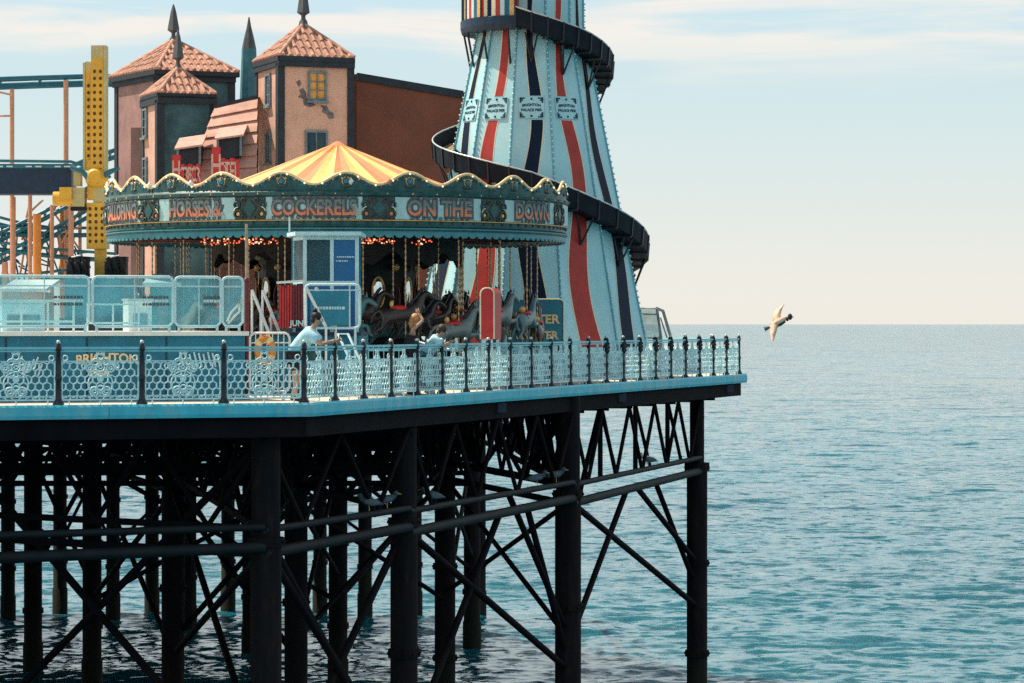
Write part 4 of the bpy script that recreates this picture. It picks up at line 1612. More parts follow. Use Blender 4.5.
# mansard roof between the towers
mn = mb('mansard')
q0, q1 = at(181, 204, 95.6), at(257, 204, 95.3)
q2, q3 = at(258, 97, 98.6), at(215, 107, 98.8)
rows_ = 9
for k in range(rows_):
    t0, t1 = k / rows_, (k + 1) / rows_
    a, b = q0.lerp(q3, t0), q1.lerp(q2, t0)
    c, d = q1.lerp(q2, t1), q0.lerp(q3, t1)
    off = Vector((-.02, -.09, .02))
    mn.add([a + off, b + off, c, d], [(0, 1, 2, 3)])
    mn.add([a + off, b + off, b, a], [(0, 3, 2, 1)])
mn.use('quoin').bar(q3, q2, .14, .14)
mans = mn.build('mansard_roof', ht)
mb('mansard').add([q3, q2, q2 + Vector((0, 1.2, .1)), q3 + Vector((0, 1.2, .1))], [(0, 1, 2, 3)]).build('upper_roof', ht)
mb('stuccomauve').box((at(120, 0, 99).x, 101.8, 0), (at(258, 0, 99).x, 103.4, q3.z - .5)).build('wall', ht)


def dormer(pl_, pt_, pr_, Zf, parent):
    """shed dormer: px left, top, right at distance Zf"""
    (x0, y0), (x1, y1) = pl_, pr_
    a, b = at(x0, pt_, Zf), at(x1, pt_ - 4, Zf + .15)
    h = (at(0, pt_, Zf).z - at(0, y0, Zf).z)
    d = mb('quoin')
    d.obox(a - Vector((0, 0, h)), b - a, Vector((0, 1.6, 0)), Vector((0, 0, h)))
    d_ = d.build('dormer', parent)
    rf = mb('salmonpale')
    rf.add([a + Vector((-.1, -.2, -.02)), b + Vector((.1, -.2, -.02)), b + Vector((.1, 1.3, .42)), a + Vector((-.1, 1.3, .42)),
            a + Vector((-.1, -.2, -.08)), b + Vector((.1, -.2, -.08)), b + Vector((.1, 1.3, .36)), a + Vector((-.1, 1.3, .36))],
           [(0, 1, 2, 3), (5, 4, 7, 6), (4, 5, 1, 0), (5, 6, 2, 1), (7, 4, 0, 3)])
    rf.build('dormer_roof', d_)
    for p in (a, b):
        mb('frame').bar(p + Vector((0, -.04, 0)), p + Vector((0, -.04, -h)), .08).build('dormer_post', d_)


dormer((218, 160), 138, (241, 160), 96.3, ht)
dormer((178, 168), 148, (200, 168), 96.0, ht)
# red block letters standing on the roof
for txt, px0, px1, ptop, ptall, Zs in (('HORROR', 172, 200, 164, 155, 94.8), ('HOTEL', 212, 239, 158, 147, 95.0)):
    st = mb('brightred')
    a, b = at(px0, 186, Zs), at(px1, 186, Zs)
    zt_, zh_ = at(0, ptop, Zs).z, at(0, ptall, Zs).z
    w_ = (b.x - a.x)
    n_ = len(txt)
    w0 = w_ * .30
    st.box((a.x, Zs, a.z), (a.x + w0, Zs + .22, zh_))
    for k in range(n_ - 1):
        u0 = a.x + w0 + (w_ - w0) * k / (n_ - 1)
        u1 = a.x + w0 + (w_ - w0) * (k + 1) / (n_ - 1)
        st.box((u0 + .006, Zs + .02, a.z), (u1 - .006, Zs + .22, zt_ - (.05 if k % 2 else 0)))
    st.use('salmonpale')
    st.text(txt[0], (zh_ - a.z) * .8, lambda x, y, k: Vector((a.x + w0 / 2 + x, Zs - .012 - k, (zh_ + a.z) / 2 + y)), .014, .016, sx=.5)
    for k, ch in enumerate(txt[1:]):
        uc = a.x + w0 + (w_ - w0) * (k + .5) / (n_ - 1)
        st.text(ch, (zt_ - a.z) * .92, lambda x, y, k_: Vector((uc + x, Zs + .008 - k_, (zt_ + a.z) / 2 + y)), .014, .016, sx=.42)
    st.build('roof_letters', ht)

# ------------------------------------------------------------------ roller coaster
rc_ = thing('roller_coaster', (at(30, 0, 115).x, 115, 0), 'roller coaster of dark blue track on slim salmon columns beyond the yellow mast', 'roller coaster')


def track(pts, name='track', r=.09, gauge=.5, ties=True):
    t = mb('coasterblue')
    pts = [Vector(p) for p in pts]
    t.tube(pts, r * 1.5, 8)
    up = Vector((0, 0, .28))
    t.tube([p + up + Vector((0, -gauge / 2, 0)) for p in pts], r, 6)
    t.tube([p + up + Vector((0, gauge / 2, 0)) for p in pts], r, 6)
    for a, b in zip(pts, pts[1:]):
        n = max(1, int((b - a).length / .9))
        for k in range(n):
            p = a.lerp(b, k / n)
            t.bar(p, p + up + Vector((0, -gauge / 2, 0)), .07)
            t.bar(p, p + up + Vector((0, gauge / 2, 0)), .07)
    return t.build(name, rc_)


track([at(-40, 88, 112), at(0, 86.5, 113), at(40, 85, 114), at(90, 83.5, 115), at(150, 84, 118)])
track([at(50, 182, 118), at(90, 165, 118), at(130, 152, 119)], r=.07)
for a, b in (((-20, 250), (110, 183)), ((-20, 272), (110, 205)), ((-30, 232), (100, 235)), ((-20, 247), (130, 262)), ((-30, 285), (90, 274)), ((-10, 222), (60, 236))):
    track([at(a[0], a[1], 112), at((a[0] + b[0]) / 2, (a[1] + b[1]) / 2 + 2, 112.5), at(b[0], b[1], 113)], r=.06, gauge=.4)
br = mb('navy')
p, q = at(-60, 182, 104), at(74, 182, 104.5)
br.obox(p - Vector((0, .6, .46)), q - p, Vector((0, 1.2, 0)), Vector((0, 0, .92)))
br.use('coasterblue').obox(p + Vector((0, -.66, .463)), q - p, Vector((0, 1.32, 0)), Vector((0, 0, .16)))
br.use('palewhite')
for k in range(14):
    a = p.lerp(q, k / 14 + .02)
    if k % 3 != 2:
        br.obox(a + Vector((0, -.67, .50)), Vector((.22, 0, 0)), Vector((0, -.02, 0)), Vector((0, 0, .05)))
br.use('coasterblue').tube([p + Vector((0, -.7, .75)), q + Vector((0, -.7, .70)), q + Vector((.6, -.6, .5)), q + Vector((.9, -.4, .1))], .06, 6)
br.build('brake_run', rc_)
for px, yt, Z, r_, m_ in ((12, 89, 113, .09, 'coasterorange'), (66, 80, 114.3, .10, 'coasterorange'), (30, 195, 108, .08, 'coasterorange'), (37, 214, 111, .16, 'orange'),
                          (52, 205, 112, .08, 'coasterorange'), (71, 190, 112, .11, 'coasterorange'), (80, 195, 113, .07, 'coasterorange'), (13, 197, 105, .10, 'coasterorange'), (62, 206, 113, .09, 'orange'), (5, 262, 112, .12, 'coasterorange')):
    t = at(px, yt, Z)
    mb(m_).tube([(t.x, Z, 0), t], r_, 10).build('column', rc_)
for k in range(16):
    x0 = -4 + k * 5.6
    mb('coasterorange' if k % 3 else 'coasterblue').tube([at(x0, 212 + (k * 13) % 40, 113.2), at(x0 + (7 if k % 2 else -6), 282, 113.2)], .04, 6).build('brace', rc_)
    mb('coasterblue').tube([at(x0, 238 + (k * 7) % 30, 112.9), at(x0 + 12, 252 + (k * 5) % 25, 112.9)], .035, 6).build('brace', rc_)
for a, b in (((12, 95), (-20, 88)), ((12, 116), (-20, 116)), ((52, 210), (80, 250)), ((80, 210), (52, 260)), ((58, 230), (66, 270)), ((27, 235), (20, 275)), ((30, 212), (43, 200)), ((30, 200), (22, 240)), ((0, 226), (30, 226)), ((40, 240), (82, 226)), ((40, 252), (56, 205))):
    mb('coasterorange').tube([at(a[0], a[1], 112.6), at(b[0], b[1], 112.6)], .045, 6).build('brace', rc_)

# ------------------------------------------------------------------ yellow ride mast
ZM = 84.0
mk = thing('ride_mast', (at(97, 0, ZM).x, ZM, 0), 'tall yellow perforated steel mast of a thrill ride beside the carousel', 'fairground ride')
mm = mb('yellow')
def mx(px): return at(px, 0, ZM).x
def mz(py): return at(0, py, ZM).z
mm.box((mx(92), ZM - .2, mz(178)), (mx(104.5), ZM + .25, mz(58)))
mm.use('paleyellow').box((mx(92), ZM - .2, mz(57.9)), (mx(104.5), ZM + .25, mz(46)))
mm.box((mx(104.7), ZM - .22, mz(178)), (mx(107), ZM + .27, mz(46)))
mm.use('yellow').box((mx(86), ZM - .1, mz(170)), (mx(91.8), ZM + .3, mz(70.1)))
mm.use('paleyellow').box((mx(83.5), ZM - .12, mz(170)), (mx(85.8), ZM + .32, mz(63)))
mm.box((mx(85.8), ZM - .1, mz(70)), (mx(91.8), ZM + .3, mz(62)))
mm.use('hole')
y = 72
while y < 172:
    for px in (89, 95.5, 101.5):
        if px < 92 and y < 80:
            continue
        c = Vector((mx(px), ZM - (.201 if px > 92 else .101), mz(y)))
        mm.plate(c, (1, 0, 0), (0, 0, 1), [(.045 * cos(k * pi / 4), .055 * sin(k * pi / 4)) for k in range(8)], (0, -.006, 0))
    y += 7.0
mast = mm.build('mast', mk)
jt = mb('yellow')
jt.ball((mx(97), ZM - .1, mz(178)), .34, 14, 10, (1, 1, .9))
jt.tube([(mx(97), ZM - .45, mz(178)), (mx(97), ZM + .4, mz(178))], .2, 12)
jt.box((mx(88), ZM - .15, mz(200)), (mx(95), ZM + .2, mz(160)))
jt.build('joint', mk)
lo = mb('yellow')
lo.box((mx(87.5), ZM - .2, mz(249)), (mx(106), ZM + .25, mz(203)))
lo.box((mx(95), ZM - .12, 0.0), (mx(106), ZM + .18, mz(249.1)))
lo.use('paleyellow').box((mx(94), ZM - .16, mz(202.9)), (mx(107), ZM + .2, mz(178)))
lo.box((mx(106.2), ZM - .22, mz(249)), (mx(108.3), ZM + .27, mz(203)))
lo.use('hole')
for i in range(6):
    for px in (91, 97, 103):
        c = Vector((mx(px), ZM - .201, mz(209 + i * 6.5)))
        lo.plate(c, (1, 0, 0), (0, 0, 1), [(.045 * cos(k * pi / 4), .055 * sin(k * pi / 4)) for k in range(8)], (0, -.006, 0))
lo.build('lower_mast', mk)
mo = mb('yellow')
mo.tube([(mx(54), ZM - .1, mz(199)), (mx(74), ZM - .1, mz(199))], .21, 12)
mo.use('paleyellow').box((mx(74.2), ZM - .35, mz(207)), (mx(86), ZM + .2, mz(188)))
mo.use('yellow').box((mx(62), ZM - .5, mz(200)), (mx(74), ZM - .25, mz(188)))
mo.use('blackmatt').box((mx(72), ZM - .3, mz(211)), (mx(88), ZM + .1, mz(207.1)))
mo.use('paleyellow').box((mx(74), ZM - .1, mz(186)), (mx(81), ZM + .3, mz(172)))
mo.build('motor', mk)
for s_, px in ((-1, 81), (1, 119)):
    g = mb('blackmatt')
    g.box((mx(px - 11), ZM - .7, mz(277)), (mx(px + 10), ZM - .2, mz(262)))
    g.box((mx(px - 9), ZM - .6, mz(262)), (mx(px + 10), ZM - .1, mz(257)))
    for k in range(3):
        g.ball((mx(px - 7 + 7 * k), ZM - .72, mz(266)), .12, 8, 6, (1, .6, 1.4))
        g.tube([(mx(px - 9 + 7 * k), ZM - .75, mz(259)), (mx(px - 5 + 7 * k), ZM - .85, mz(268)), (mx(px - 4 + 7 * k), ZM - .7, mz(275))], .03, 6)
    g.use('steel').tube([(mx(px - 5), ZM - .85, mz(258)), (mx(px + 4), ZM - .85, mz(256))], .02, 6)
    g.build('gondola', mk)
bs = mb('panelteal')
bs.box((mx(72), ZM - 1.4, 0), (mx(128), ZM + 1.6, mz(279)))
bs.use('navy').box((mx(68), ZM - 1.6, 0), (mx(132), ZM + 1.8, mz(318)))
bs.build('base', mk)
sp_ = mb('coasterblue')
sp_.tube([(mx(103), ZM - .2, mz(178)), (mx(112), ZM - .3, mz(172)), (mx(121), ZM - .3, mz(168.5))], [.09, .08, .05], 6)
sp_.tube([(mx(92), ZM - .2, mz(182)), (mx(84), ZM - .3, mz(172)), (mx(72), ZM - .3, mz(168))], [.09, .08, .05], 6)
sp_.build('cable_arm', mk)
# small kiosks behind the screens
def kiosk(px0, px1, Z, ytop, m_, roofm, label):
    k = mb(m_)
    a, b = at(px0, ytop, Z), at(px1, ytop, Z)
    k.box((a.x, Z, 0), (b.x, Z + 1.6, a.z))
    k.use(roofm).add([Vector((a.x - .15, Z - .25, a.z + .003)), Vector((b.x + .15, Z - .25, a.z + .003)), Vector((b.x + .15, Z + 1.8, a.z + .25)), Vector((a.x - .15, Z + 1.8, a.z + .25)),
                      Vector((a.x - .15, Z - .25, a.z + .08)), Vector((b.x + .15, Z - .25, a.z + .08)), Vector((b.x + .15, Z + 1.8, a.z + .33)), Vector((a.x - .15, Z + 1.8, a.z + .33))],
                     [(0, 3, 2, 1), (4, 5, 6, 7), (0, 1, 5, 4), (1, 2, 6, 5), (3, 0, 4, 7)])
    o = k.build('kiosk')
    h = mb('frame')
    h.box((a.x + .2, Z - .03, 1.0), (b.x - .2, Z - .003, a.z - .25))
    h.build('hatch', o)
    return tag(o, label, 'kiosk')
kiosk(8, 42, 70, 292, 'stucco', 'white', 'beige kiosk with a white roof behind the leftmost clear screen')
kiosk(150, 176, 71, 286, 'teallight', 'palewhite', 'small teal kiosk behind the clear screen between mast and carousel')

# ------------------------------------------------------------------ ride platform along the front with screens
PA = Vector((at(245, 0, 58.6).x, 58.6, 0))      # right end of the platform front
pd_ = Vector((-uf.x, -uf.y, 0))
pn = Vector((-uf.y, uf.x, 0))                     # inwards
PH = 1.40
plat = mb('wallblue')
plat.obox(PA, pd_ * 8.5, pn * 5.0, Vector((0, 0, PH - .09)))
for k in range(1, 6):
    plat.use('navy').obox(PA + pd_ * (1.62 * k) - pn * .014, pd_ * .03, pn * .011, Vector((0, 0, PH - .12)))
plat.use('white').obox(PA - pd_ * .06 - pn * .1 + Vector((0, 0, PH - .087)), pd_ * 8.6, pn * 5.1, Vector((0, 0, .087)))
po = plat.build('ride_platform')
tag(po, 'raised petrol blue ride platform with white top edge behind the left railing', 'platform')
def wall_pt(px, py):
    return on_plane(px, py, PA - pn * .016, pn)
def arc_text(b_, s_, px, py, size, curve, m_, sx=1.0):
    b_.use(m_)
    c = wall_pt(px, py)
    b_.text(s_, size, lambda x, y, k: c - pd_ * x - pn * (k) + Vector((0, 0, y - curve * x * x)), .008, .014, sx=sx)
lt = MB()
arc_text(lt, 'BRIGHTON', 107, 358, .25, .12, 'creamgold', 1.0)
lt.build('lettering', po)
lt = MB()
arc_text(lt, 'PIER', 100, 374, .17, 0, 'creamgold', 1.3)
lt.build('lettering', po)
em = MB().use('palewhite')
c = wall_pt(106, 369)
for k in range(10):
    a = pi * k / 9
    em.ball(c + pd_ * -.22 * cos(a) + Vector((0, 0, .12 * sin(a))) - pn * .01, .035, 6, 4)
em.build('painted_emblem', po)
em = MB().use('palewhite')
for (px, py, dx, dy) in [(180 + i * 4.6, 352 + (i % 3), 3.4, 14) for i in range(9)] + [(22 + i * 4, 356 + (i * 7) % 9, -4, 12) for i in range(6)]:
    a, b = wall_pt(px, py), wall_pt(px + dx, py + dy)
    em.bar(a - pn * .01, b - pn * .01, .035, .012, up=(0, 1, 0))
em.build('painted_flourish', po)

SCR = [(-92, -4, 'shallow'), (0, 90, 'first'), (93.5, 174, 'second'), (176, 222, 'third'), (223.5, 244, 'fourth')]
sc_lab = ['', 'widest clear screen panel with a dark notice, left of the yellow mast',
          'clear screen panel with notice, standing in front of the yellow mast foot',
          'milky screen panel with small dark notice, beside the narrow end panel',
          'narrow end screen panel with a pale hand loop beside the red post']
top0 = PA - pn * .02 + Vector((0, 0, PH))
def plat_s(px):
    return -(on_plane(px, 320, PA, pn) - PA).dot(-pd_)
for i, (x0, x1, nm) in enumerate(SCR):
    if i == 0:
        continue
    s0, s1 = plat_s(x1), plat_s(x0)
    if i == 1:
        s1 = plat_s(-4)
    a = Vector((PA.x, PA.y, PH)) + pd_ * s1 + pn * .08
    ax = -pd_
    w = s1 - s0
    b_ = thing('screen_panel', a, sc_lab[i], 'barrier', 'clear screens on the ride platform')
    fr = mb('palewhite')
    h0, h1, r_ = .10, 1.10, .09
    pts = [(r_, h0), (w - r_, h0), (w, h0 + r_), (w, h1 - r_), (w - r_ * .3, h1 - r_ * .3), (w - r_, h1), (r_, h1), (r_ * .3, h1 - r_ * .3), (0, h1 - r_), (0, h0 + r_), (r_, h0)]
    fr.tube([a + ax * u + Vector((0, 0, v)) for u, v in pts], .028, 8, False)
    fr.bar(a + ax * .03 + Vector((0, 0, h1 - .19)), a + ax * (w - .03) + Vector((0, 0, h1 - .19)), .03, .03)
    if w > .6:
        fr.bar(a + ax * w * .52 + Vector((0, 0, h0)), a + ax * w * .52 + Vector((0, 0, h1)), .025, .02)
    for u in (.08, w - .08):
        fr.bar(a + ax * u + Vector((0, 0, 0)), a + ax * u + Vector((0, 0, h0)), .05)
    fr.build('frame', b_)
    sh = mb('screen')
    sh.obox(a + ax * .02 + Vector((0, 0, h0 + .02)), ax * (w - .04), pn * .008, Vector((0, 0, h1 - h0 - .04)))
    sh.build('clear_sheet', b_)
    if i <= 3:
        sg = mb('greyletter')
        uc = w * .77
        for line, zz in ((0, .66), (1, .59), (2, .52)):
            u = uc - w * .15
            sg.use('palewhite' if line == 1 else 'greyletter')
            while u < uc + w * .15:
                l_ = random.uniform(.03, .08)
                sg.obox(a + ax * u - pn * .012 + Vector((0, 0, zz)), ax * l_, pn * .008, Vector((0, 0, .05)))
                u += l_ + .018
        sg.build('notice', b_)
    else:
        lp = mb('white')
        lp.tube([a + ax * u + Vector((0, -.03, v)) for u, v in ((.1, .2), (.18, .38), (.3, .5), (.36, .66), (.36, .4), (.25, .3), (.12, .16))], .022, 6)
        lp.build('hand_loop', b_)
# machinery boxes seen through the screens
for (px0, px1, y1, m_, lab) in ((150, 174, 300, 'white', 'pale ride control cabinet seen through the clear screen right of the mast'),
                                 (20, 64, 303, 'palewhite', 'pale low ride cabinet seen through the leftmost clear screen'),):
    g = mb(m_)
    p = wall_pt(px1, y1)
    a = Vector((p.x, p.y, PH)) + pn * 1.9
    wv = (wall_pt(px1, y1) - wall_pt(px0, y1)).length
    hh = p.z - PH
    g.obox(a, pd_ * wv, pn * .5, Vector((0, 0, hh)))
    g.use('frame').obox(a - pn * .02 + pd_ * .1 + Vector((0, 0, .08)), pd_ * (wv - .2), pn * .017, Vector((0, 0, hh * .45)))
    g.use('steel').obox(a - pn * .05 - pd_ * .02 + Vector((0, 0, hh + .003)), pd_ * (wv + .04), pn * .6, Vector((0, 0, .04)))
    tag(g.build('control_cabinet'), lab, 'cabinet')
ir = mb('white')
for zz, px0, px1 in ((.62, -6, 84), (.20, -6, 84)):
    a, b = wall_pt(px0, 320), wall_pt(px1, 320)
    ir.bar(Vector((a.x, a.y, PH + zz)) + pn * .9, Vector((b.x, b.y, PH + zz)) + pn * .9, .035, .045)
for px in (4, 30, 57, 83):
    a = wall_pt(px, 320)
    ir.bar(Vector((a.x, a.y, PH)) + pn * .9, Vector((a.x, a.y, PH + .64)) + pn * .9, .04)
tag(ir.build('inner_rail'), 'low white two bar rail seen through the leftmost clear screen', 'rail')
ir = mb('white')
for zz in (.55, .17):
    a, b = wall_pt(96, 320), wall_pt(150, 320)
    ir.bar(Vector((a.x, a.y, PH + zz)) + pn * .9, Vector((b.x, b.y, PH + zz)) + pn * .9, .03, .04)
for px in (97, 123, 149):
    a = wall_pt(px, 320)
    ir.bar(Vector((a.x, a.y, PH)) + pn * .9, Vector((a.x, a.y, PH + .57)) + pn * .9, .035)
tag(ir.build('inner_rail'), 'low white two bar rail seen through the screen in front of the mast', 'rail')
# red post at the platform's end
rp_ = mb('darkred')
b = at(246.5, 0, 59.0)
rp_.lathe([(.07, 0), (.07, .05), (.055, .06), (.055, 2.38), (.075, 2.40), (.06, 2.48), (0, 2.52)], (b.x, 59.0, 0), 12)
rp_.use('brass').lathe([(.03, 2.5), (.03, 3.6)], (b.x, 59.0, 0), 8)
tag(rp_.build('red_post'), 'dark red post with slim brass top at the right end of the blue platform', 'post')

# ------------------------------------------------------------------ ticket booth, its deck and steps
ZB = 63.0
bx_ = lambda px, Z=ZB: at(px, 0, Z).x
bz = lambda py, Z=ZB: at(0, py, Z).z
sp2 = mb('wallblue')
sp2.box((bx_(251), ZB - .4, 0), (bx_(360), ZB + 3.6, 1.30))
sp2.use('navy').box((bx_(251) - .05, ZB - .46, 1.303), (bx_(360) + .05, ZB + 3.65, 1.37))
st_ = sp2.build('booth_platform')
tag(st_, 'dark blue raised deck that carries the ticket booth before the carousel', 'platform')
bt = thing('ticket_booth', (bx_(325), ZB, 1.37), 'glazed ticket booth with pale frame and blue poster in front of the carousel', 'booth')
f_ = mb('palewhite')
zb0, zb1 = 1.375, bz(236)
X0, X1, X2, X3 = bx_(291), bx_(305), bx_(332), bx_(357)
for x in (X1, X2, X3):
    f_.box((x - .04, ZB - .04, zb0), (x + .04, ZB + .04, zb1))
f_.box((X1 + .04, ZB - .03, zb1 - .08), (X3 - .04, ZB + .03, zb1))
f_.box((X1 + .04, ZB - .03, bz(284)), (X3 - .04, ZB + .03, bz(281)))
f_.box((X0 - .03, ZB + .9, zb0), (X0 + .03, ZB + .96, zb1))
f_.bar((X1, ZB + .05, zb1 - .04), (X0, ZB + .89, zb1 - .04), .06, .08)
f_.bar((X1, ZB + .05, bz(282)), (X0, ZB + .89, bz(282)), .05, .06)
f_.build('frame', bt)
g = mb('glass')
g.box((X1 + .04, ZB - .005, bz(281)), (X2 - .04, ZB + .005, zb1 - .08))
g.build('front_pane', bt)
g = mb('glass')
g.bar((X1, ZB + .05, (bz(282) + zb1) / 2), (X0, ZB + .89, (bz(282) + zb1) / 2), .012, zb1 - bz(282) - .1)
g.build('side_pane', bt)
g = mb('posterblue')
g.box((X2 + .04, ZB - .02, bz(281)), (X3 - .04, ZB + .02, zb1 - .08))
g.box((X1 + .04, ZB - .02, zb0), (X3 - .04, ZB + .02, bz(284)))
po_ = g.build('poster_panel', bt)
g = mb('palewhite')
for (xa, xb, py) in ((337, 353, 257), (336, 347, 261), (340, 352, 239)):
    x = bx_(xa)
    while x < bx_(xb):
        l_ = random.uniform(.02, .05)
        g.box((x, ZB - .034, bz(py) - .016), (x + l_, ZB - .024, bz(py) + .016))
        x += l_ + .012
g.build('poster_print', po_)
g = mb('panelteal')
g.box((X0, ZB + 1.7, zb0), (X3, ZB + 1.76, zb1))
g.box((X0 - .06, ZB + .9, zb0), (X0 - .035, ZB + 1.7, zb1))
g.build('back_wall', bt)
g = mb('palewhite')
g.add([Vector(p) for p in ((X0 - .15, ZB + .75, zb1 + .003), (X1 - .2, ZB - .22, zb1 + .003), (X3 + .1, ZB - .22, zb1 + .003), (X3 + .1, ZB + 1.9, zb1 + .003), (X0 - .15, ZB + 1.9, zb1 + .003),
                           (X0 - .15, ZB + .75, zb1 + .09), (X1 - .2, ZB - .22, zb1 + .09), (X3 + .1, ZB - .22, zb1 + .09), (X3 + .1, ZB + 1.9, zb1 + .09), (X0 - .15, ZB + 1.9, zb1 + .09))],
      [(4, 3, 2, 1, 0), (5, 6, 7, 8, 9), (0, 1, 6, 5), (1, 2, 7, 6), (2, 3, 8, 7), (3, 4, 9, 8), (4, 0, 5, 9)])
g.tube([(bx_(289.5), ZB, zb1 + .09), (bx_(289.5), ZB, zb1 + .42)], .02, 6)
g.build('roof', bt)
# barrier panel before the booth
ZF = 61.6
fb = thing('barrier_panel', (at(333, 0, ZF).x, ZF, 1.33), 'teal advertising panel in a rounded white tube frame below the booth window', 'barrier')
X0, X1 = at(305, 0, ZF).x, at(360, 0, ZF).x
za, zb_ = at(0, 328, ZF).z, at(0, 284.5, ZF).z
fr = mb('palewhite')
def rr(u0, u1, v0, v1, r_=.1):
    return [(u0 + r_, v0), (u1 - r_, v0), (u1 - .03, v0 + .03), (u1, v0 + r_), (u1, v1 - r_), (u1 - .03, v1 - .03), (u1 - r_, v1), (u0 + r_, v1), (u0 + .03, v1 - .03), (u0, v1 - r_), (u0, v0 + r_), (u0 + .03, v0 + .03), (u0 + r_, v0)]
fr.tube([(u, ZF, v) for u, v in rr(X0, X1, za, zb_)], .028, 8, False)
fr.bar((X1 - .22, ZF, za), (X1 - .22, ZF, zb_), .03)
fr.bar((X0, ZF, zb_ - .12), (X1, ZF, zb_ - .12), .025)
for u in (X0 + .15, X1 - .1):
    fr.bar((u, ZF, 0.0), (u, ZF, za), .05)
fr.build('frame', fb)
pn_ = mb('panelteal')
pn_.box((X0 + .12, ZF - .01, za + .05), (X1 - .24, ZF + .01, zb_ - .14))
pp_ = pn_.build('panel', fb)
g = mb('palewhite')
x = X0 + .25
while x < X1 - .35:
    l_ = random.uniform(.03, .07)
    g.box((x, ZF - .022, at(0, 308, ZF).z - .03), (x + l_, ZF - .014, at(0, 308, ZF).z + .03))
    x += l_ + .014
g.build('print', pp_)
# red ride panel left of the booth
ZR = 62.2
rd = mb('darkred')
X0, X1 = at(279, 0, ZR).x, at(303, 0, ZR).x
zr0, zr1 = at(0, 328, ZR).z, at(0, 285, ZR).z
for k in range(9):
    w = (X1 - X0) / 9
    rd.use('brightred' if k < 5 else 'darkred')
    rd.box((X0 + w * k + .008, ZR - .02 - .015 * (k % 2), zr0), (X0 + w * (k + 1) - .008, ZR + .03, zr1 - .03 * (k % 3)))
rd.use('darkred').box((X0, ZR + .032, zr0), (X1, ZR + .08, zr1))
rd.use('white').bar((X0 - .05, ZR, zr1 + .05), (X1 + .05, ZR, zr1 + .09), .05)
rdo = rd.build('slatted_gate')
tag(rdo, 'red slatted gate panel with small pale letters beside the booth steps', 'gate')
lt = mb('palewhite')
lt.text('JUN', .17, lambda x, y, k: Vector((at(297, 0, ZR).x + x, ZR - .05 - k, at(0, 323.5, ZR).z + y)), .006, .012)
lt.build('lettering', rdo)


def stair(name, px_top, py_top, px_bot, py_bot, Z0, Z1, wide, label):
    """open steps with two white handrails running down towards the front right"""
    t_, b_ = at(px_top, py_top, Z0), at(px_bot, py_bot, Z1)
    s = thing(name, (b_.x, b_.y, 0), label, 'stairs')
    d = Vector((b_.x - t_.x, b_.y - t_.y, 0))
    side = Vector((-d.y, d.x, 0)).normalized() * wide
    n = 7
    tr_ = mb('navy')
    for k in range(n):
        p = Vector((t_.x, t_.y, 0)) + d * ((k + .3) / n)
        z = 1.34 * (1 - (k + 1) / n) + .12
        tr_.obox(p + Vector((0, 0, z - .04)), d / n * .9, side, Vector((0, 0, .04)))
    for sg in (0, 1):
        tr_.use('teal').bar(Vector((t_.x, t_.y, 1.25)) + side * sg, Vector((b_.x, b_.y, .1)) + side * sg, .05, .2)
    tr_.build('treads', s)
    for sg in (0, 1):
        h = mb('white')
        p, q = t_ + side * sg, b_ + side * sg
        h.tube([p, q], .035, 8)
        h.tube([p, Vector((p.x, p.y, 1.3))], .025, 8)
        h.tube([q, Vector((q.x, q.y, 0.0))], .025, 8)
        m_ = p.lerp(q, .5)
        h.tube([m_, Vector((m_.x, m_.y, .6))], .022, 8)
        h.build('handrail', s)


stair('steps', 252, 290, 269, 333, 62.4, 62.28, .6, 'steps with white handrails between the red post and the red slatted gate')
stair('steps', 306, 287, 326, 327, 61.4, 61.27, .6, 'steps with white sloping handrails below the ticket booth, behind the leaning man')
# leaning pale ladder frame right of the man
ld = mb('palewhite')
for o in (0, 10):
    ld.tube([at(338 + o, 334, 60.8), at(350 + o, 360, 60.3), at(358 + o, 392, 60.2)], .03, 6)
for k in range(6):
    t = k / 5
    a = at(338, 334, 60.8).lerp(at(358, 392, 60.2), t)
    ld.tube([a, a + Vector((.21, 0, 0))], .018, 6)
tag(ld.build('ladder'), 'pale leaning metal ladder standing right of the man behind the railing', 'ladder')
# white crowd barrier with a lifebuoy
ZC = 58.6
cb = thing('crowd_barrier', (at(270, 0, ZC).x, ZC, 0), 'white tubular crowd barrier standing behind the corner railing panel', 'barrier')
fr = mb('white')
X0, X1 = at(250, 0, ZC).x, at(289.5, 0, ZC).x
z1_ = at(0, 333, ZC).z
fr.tube([(u, ZC, v) for u, v in rr(X0, X1, .18, z1_)], .024, 8, False)
fr.build('frame', cb)
fr = mb('white')
for k in range(1, 7):
    u = X0 + (X1 - X0) * k / 7
    fr.tube([(u, ZC, .18), (u, ZC, z1_)], .012, 6)
fr.tube([(X0, ZC, z1_ - .2), (X1, ZC, z1_ - .2)], .014, 6)
fr.build('bars', cb)
for u in (X0 + .12, X1 - .12):
    fr = mb('white')
    fr.bar((u, ZC - .25, .03), (u, ZC + .25, .03), .04)
    fr.bar((u, ZC, .05), (u, ZC, .18), .04)
    fr.build('foot', cb)
lb = mb('orange')
c = at(265, 350, ZC - .09)
lb.ring(c, .2, .075, Vector((.75, -.1, .2)), (-.15, 0, 1.15), 20, 8)
lb.use('creamgold')
for k in range(4):
    a0 = k * pi / 2 + .5
    lb.ring(c, .2, .079, Vector((.75, -.1, .2)), (-.15, 0, 1.15), 3, 8, a0, a0 + .45)
tag(lb.build('lifebuoy'), 'orange and cream lifebuoy ring hung on the white crowd barrier', 'lifebuoy')
